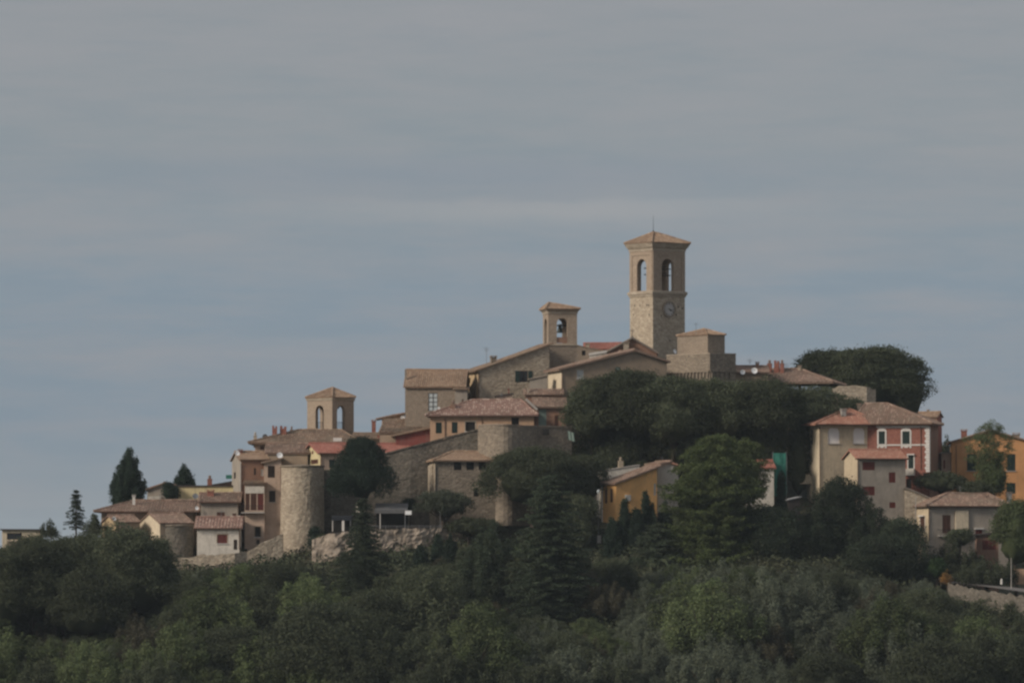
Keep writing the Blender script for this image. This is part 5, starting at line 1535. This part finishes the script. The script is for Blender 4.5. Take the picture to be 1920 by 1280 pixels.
T('tree', 'thin bush tip on the skyline left of the spruce', 'plume', 92, 972, 1010, 34, 700, 'leaf_oak', 110, .22)
T('tree', 'ragged bush at the left end of long tiled roof', 'plume', 176, 953, 1010, 40, 700, 'leaf_oak', 111, .22)
T('tree', 'airy open tree in front of the orange house', 'airy', 1855, 776, 925, 105, 698, 'leaf_green', 112, .24)
T('tree', 'climbing greenery low on orange house wall beside airy tree', 'plume', 1862, 850, 935, 70, 696, 'leaf_green', 113, .24)
T('shrub', 'wide dark shrubbery between brick house and orange house', 'shrub', 1765, 882, 930, 110, 697, 'leaf_oak', 114, .26, 'bush')
T('shrub', 'shrub row right of the airy tree above hipped roof', 'shrub', 1835, 900, 935, 90, 695, 'leaf_oak', 115, .26, 'bush')
T('tree', 'bright green tree at the right edge in front of hipped house', 'oak', 1905, 928, 1078, 92, 676, 'leaf_green', 116, .26)
T('olive_tree', 'dark olive with visible trunks beside the road', 'plume', 1850, 1042, 1098, 118, 671, 'leaf_oak', 117, .24)
T('tree', 'purplish dark tree before the hipped house', 'plume', 1792, 1000, 1085, 100, 680, 'leaf_oak', 118, .26)
T('shrub', 'grey shrub under the hipped house balcony', 'shrub', 1800, 988, 1030, 60, 682, 'leaf_oak', 119, .24, 'bush')
T('shrub', 'fresh green bush at the end of the road', 'shrub', 1757, 1044, 1092, 46, 674, 'leaf_bright', 120, .24, 'bush')
T('shrub', 'small orange leaved bush beside the road', 'bushy', 1775, 1070, 1093, 18, 671, 'leaf_orange', 121, .18, 'bush')
for i, (px, pt, pb, wp, Y, lb) in enumerate(((1800, 1113, 1160, 60, 655, 'left-hand bush at the foot of the road wall'), (1846, 1118, 1170, 66, 651, 'second bush along the foot of the road wall'),
        (1890, 1127, 1180, 60, 647, 'third bush along the foot of the road wall'), (1930, 1136, 1190, 60, 642, 'bush at the right end of the road wall'))):
    T('shrub', lb, 'bushy', px, pt, pb, wp, Y, 'leaf_oak', 130 + i, .24, 'bush', 'bushes at the foot of the road wall')
T('ivy', 'dark ivy clump growing up right side of round tower', 'shrub', 592, 982, 1045, 34, 692, 'leaf_dark', 122, .22, 'climbing plant')
T('shrub', 'bush right of the ivy on the terrace edge', 'shrub', 606, 1000, 1030, 30, 689, 'leaf_oak', 123, .22, 'bush')
T('shrub', 'round yellow-green bush near the bottom edge left of centre', 'oak', 545, 1214, 1280, 56, 640, 'leaf_green', 124, .2, 'bush')
T('oak', 'bushy tree behind the wide awning against rampart', 'shrub', 768, 930, 965, 30, 697, 'leaf_dark', 125, .22, 'bush')
T('shrub', 'hedge at the right end of the cafe terrace', 'shrub', 885, 968, 1010, 120, 688, 'leaf_oak', 126, .24, 'hedge')

# the wooded slope: jittered rows of real trees, the same few prototypes copied
LIM = [(-50,1010),(0,1040),(60,1080),(180,1085),(330,1085),(360,1064),(450,1056),(520,1050),(570,1046),(590,1066),(640,1080),(745,1070),(790,1035),(850,1030),(900,1010),(1000,1010),(1130,1020),(1160,1050),(1440,1045),(1560,1050),(1700,1066),(1745,1088),(1770,1104),(1800,1140),(1850,1146),(1920,1160),(2000,1180)]
lx_, ly_ = zip(*LIM)
def limit(px): return float(np.interp(px, lx_, ly_))
PROT = {}
def proto(kind, mat, w, h, leaf, nv, s0):
    PROT.setdefault((kind, mat), [])
    for k in range(nv):
        me = make_crown(kind, w, h, s0 + k, mat, leaf); tr = make_trunk(kind, .8, w, h, s0 + k)
        PROT[(kind, mat)].append((me, tr, w, h, []))
for k, (w_, h_) in enumerate(((6.4, 5.0), (5.0, 5.8), (8.2, 6.0))):
    proto('plume', 'leaf_olive', w_, h_, .22, 2, 300 + k*7)
    proto('bushy', 'leaf_green', w_ * 1.15, h_ * 1.15, .24, 2, 330 + k*7)
    proto('bushy', 'leaf_oak', w_ * 1.3, h_ * 1.35, .25, 2, 360 + k*7)
    proto('plume', 'leaf_russet', w_, h_ * 1.1, .24, 1, 390 + k*7)
proto('oak', 'leaf_oak', 10.5, 8.5, .27, 2, 410)
PROT[('bushy', 'leaf_oak')] += PROT.pop(('oak', 'leaf_oak'))
proto('cedar', 'leaf_conifer', 5.4, 9.5, .26, 3, 380)
zone_label = lambda px, py: ('at the far left' if px < 300 else 'below the round tower' if px < 640 else 'below the pale retaining wall' if px < 900 else
                             'below the layered conifer' if px < 1150 else 'below the tiered pine' if px < 1450 else 'below the dark pines' if px < 1750 else 'under the road wall')
band_label = lambda py: 'high on the slope' if py < 1130 else 'halfway down the slope' if py < 1210 else 'at the bottom of the slope'
KL = {('plume','leaf_olive'): ('olive_tree', 'silvery grey olive tree', 'silvery olive trees'), ('bushy','leaf_green'): ('tree', 'yellow-green bushy tree', 'yellow-green trees'),
      ('bushy','leaf_oak'): ('tree', 'dark green bushy tree', 'dark green trees'), ('plume','leaf_russet'): ('tree', 'brownish russet tree', 'russet trees'), ('cedar','leaf_conifer'): ('conifer', 'dark pointed conifer', 'dark conifers')}
rng = random.Random(42)
count = 0
yrow = 612.0
while yrow < 692:
    xm = -72
    step = 5.0
    while xm < 72:
        x = xm + rng.uniform(-1.5, 1.5); y = yrow + rng.uniform(-1.6, 1.6)
        xm += step * rng.uniform(.8, 1.15)
        zg = tz(x, y)
        px, py = proj(x, y, zg + 2.0)
        if py > 1345 or px < -60 or px > 1980: continue
        if px > 1755 and y > 662 - max(0, px - 1790) * .13: continue
        # clearings of dry grass at lower right
        if (px - 1470) ** 2 / 110 ** 2 + (py - 1262) ** 2 / 20 ** 2 < 1: continue
        # species by place on the slope
        t_ = rng.random()
        if px < 330: kd = ('bushy','leaf_oak') if py < 1180 or t_ < .35 else (('bushy','leaf_green') if t_ < .8 else ('plume','leaf_russet'))
        elif px < 640: kd = (('bushy','leaf_green') if t_ < .5 else ('bushy','leaf_oak') if t_ < .85 else ('plume','leaf_olive')) if py > 1120 else (('bushy','leaf_oak') if t_ < .7 else ('plume','leaf_olive'))
        elif px < 980: kd = ('bushy','leaf_oak') if t_ < .38 else ('bushy','leaf_green') if t_ < .72 else ('plume','leaf_russet') if t_ < .82 else ('cedar','leaf_conifer') if (t_ < .93 and py < 1180) else ('plume','leaf_olive')
        elif px < 1200: kd = ('plume','leaf_olive') if (py > 1160 and t_ < .55) else ('bushy','leaf_oak') if t_ < .75 else ('plume','leaf_russet') if t_ < .88 else ('bushy','leaf_green')
        else: kd = ('plume','leaf_olive') if t_ < .68 else ('bushy','leaf_oak') if t_ < .78 else ('plume','leaf_russet') if t_ < .86 else ('bushy','leaf_green')
        if px > 1700 and py > 1170 and t_ < .7: kd = ('bushy','leaf_green') if t_ < .35 else ('bushy','leaf_oak')
        me, tr, w, h, made = rng.choice(PROT[kd])
        sw = rng.choice((.7, .9, 1.05, 1.35)) * rng.uniform(.88, 1.12); sh = sw * rng.uniform(.85, 1.15)
        H_ = .8 * sh + h * sh
        ptop = proj(x, y, zg + H_)[1]; lim = limit(px) + rng.uniform(0, 12)
        for (bx, bb, bw, bY, bh) in BIGS:
            if bh > 60 and abs(px - bx) < bw * .5 and y < bY: lim = max(lim, bb - 36 + rng.uniform(0, 22))
        if ptop < lim:
            k = (proj(x, y, zg)[1] - lim) / (proj(x, y, zg)[1] - ptop)
            if k < .25: continue
            sw *= max(k, .7); sh *= k
        nm, lb, gp = KL[kd]
        r = empty(nm, (x, y, zg - .1), rng.uniform(0, 6.28)); r.scale = (sw, sw, sh)
        lab = '%s %s, %s' % (lb, band_label(py), zone_label(px, py))
        tag(r, lab, 'tree', gp + ' on the slope ' + band_label(py) + ' ' + zone_label(px, py))
        if not made:
            t_o = tr.build('trunk', 'bark', r); made.append(t_o.data)
        else:
            t_o = bpy.data.objects.new('trunk', made[0]); col.objects.link(t_o); t_o.parent = r
        c = bpy.data.objects.new('crown', me); col.objects.link(c); c.parent = r; c.location = (0, 0, .8)
        count += 1
    yrow += 5.2
print('slope trees', count)

# scrub and long grass between the trunks, nobody could count it
rg = np.random.default_rng(5); n = 170000
gx = rg.uniform(-75, 75, n); gy = 622 + 74 * rg.random(n)
keep = ~((gx > 55) & (gy > 647)) & ~((gy > 688) & (gx > -26))
gx, gy = gx[keep], gy[keep]
gz = terrain(gx, gy)
clump = (np.sin(gx*.9) * np.sin(gy*.8 + gx*.3) + 1) * .45
hz = rg.random(len(gx)) * (.35 + clump * 1.5)
C = np.stack([gx, gy, gz + hz], 1); Nn = rg.normal(size=C.shape); Nn[:, 2] += .6
V = quads(C, Nn, .12 + .20 * rg.random(len(C)), .5, rg)
me = mesh_from(V, 'undergrowth', 'leaf_green'); m, nt, b = new_mat('scrub')
g = N(nt, 'ShaderNodeNewGeometry'); w_ = coords(nt, rnd=False)
a = mixc(nt, g.outputs['Random Per Island'], (0.04,0.055,0.03), (0.06,0.07,0.038))
a = mixc(nt, spread(nt, noise(nt, w_, .12, 4), .42, .62), a, (0.06,0.06,0.034))
nt.links.new(a, b.inputs['Base Color']); me.materials[0] = m
o = bpy.data.objects.new('undergrowth', me); col.objects.link(o); tag(o, 'low scrub and dry grass between the slope trees', 'undergrowth', kind='stuff')

# thin even air between the camera and the hill
mb = MB(); mb.box(-9500, 9500, -3500, 10500, -1.5, 115)
hz_ = mb.build('haze', 'iron_dark'); hz_.data.materials.clear()
m = bpy.data.materials.new('haze_air'); m.use_nodes = True; nt = m.node_tree; nt.nodes.clear()
pv = nt.nodes.new('ShaderNodeVolumePrincipled'); pv.inputs['Color'].default_value = (0.75, 0.87, 0.95, 1); pv.inputs['Density'].default_value = 0.00005
ou = nt.nodes.new('ShaderNodeOutputMaterial'); nt.links.new(pv.outputs[0], ou.inputs['Volume'])
hz_.data.materials.append(m); tag(hz_, kind='stuff')
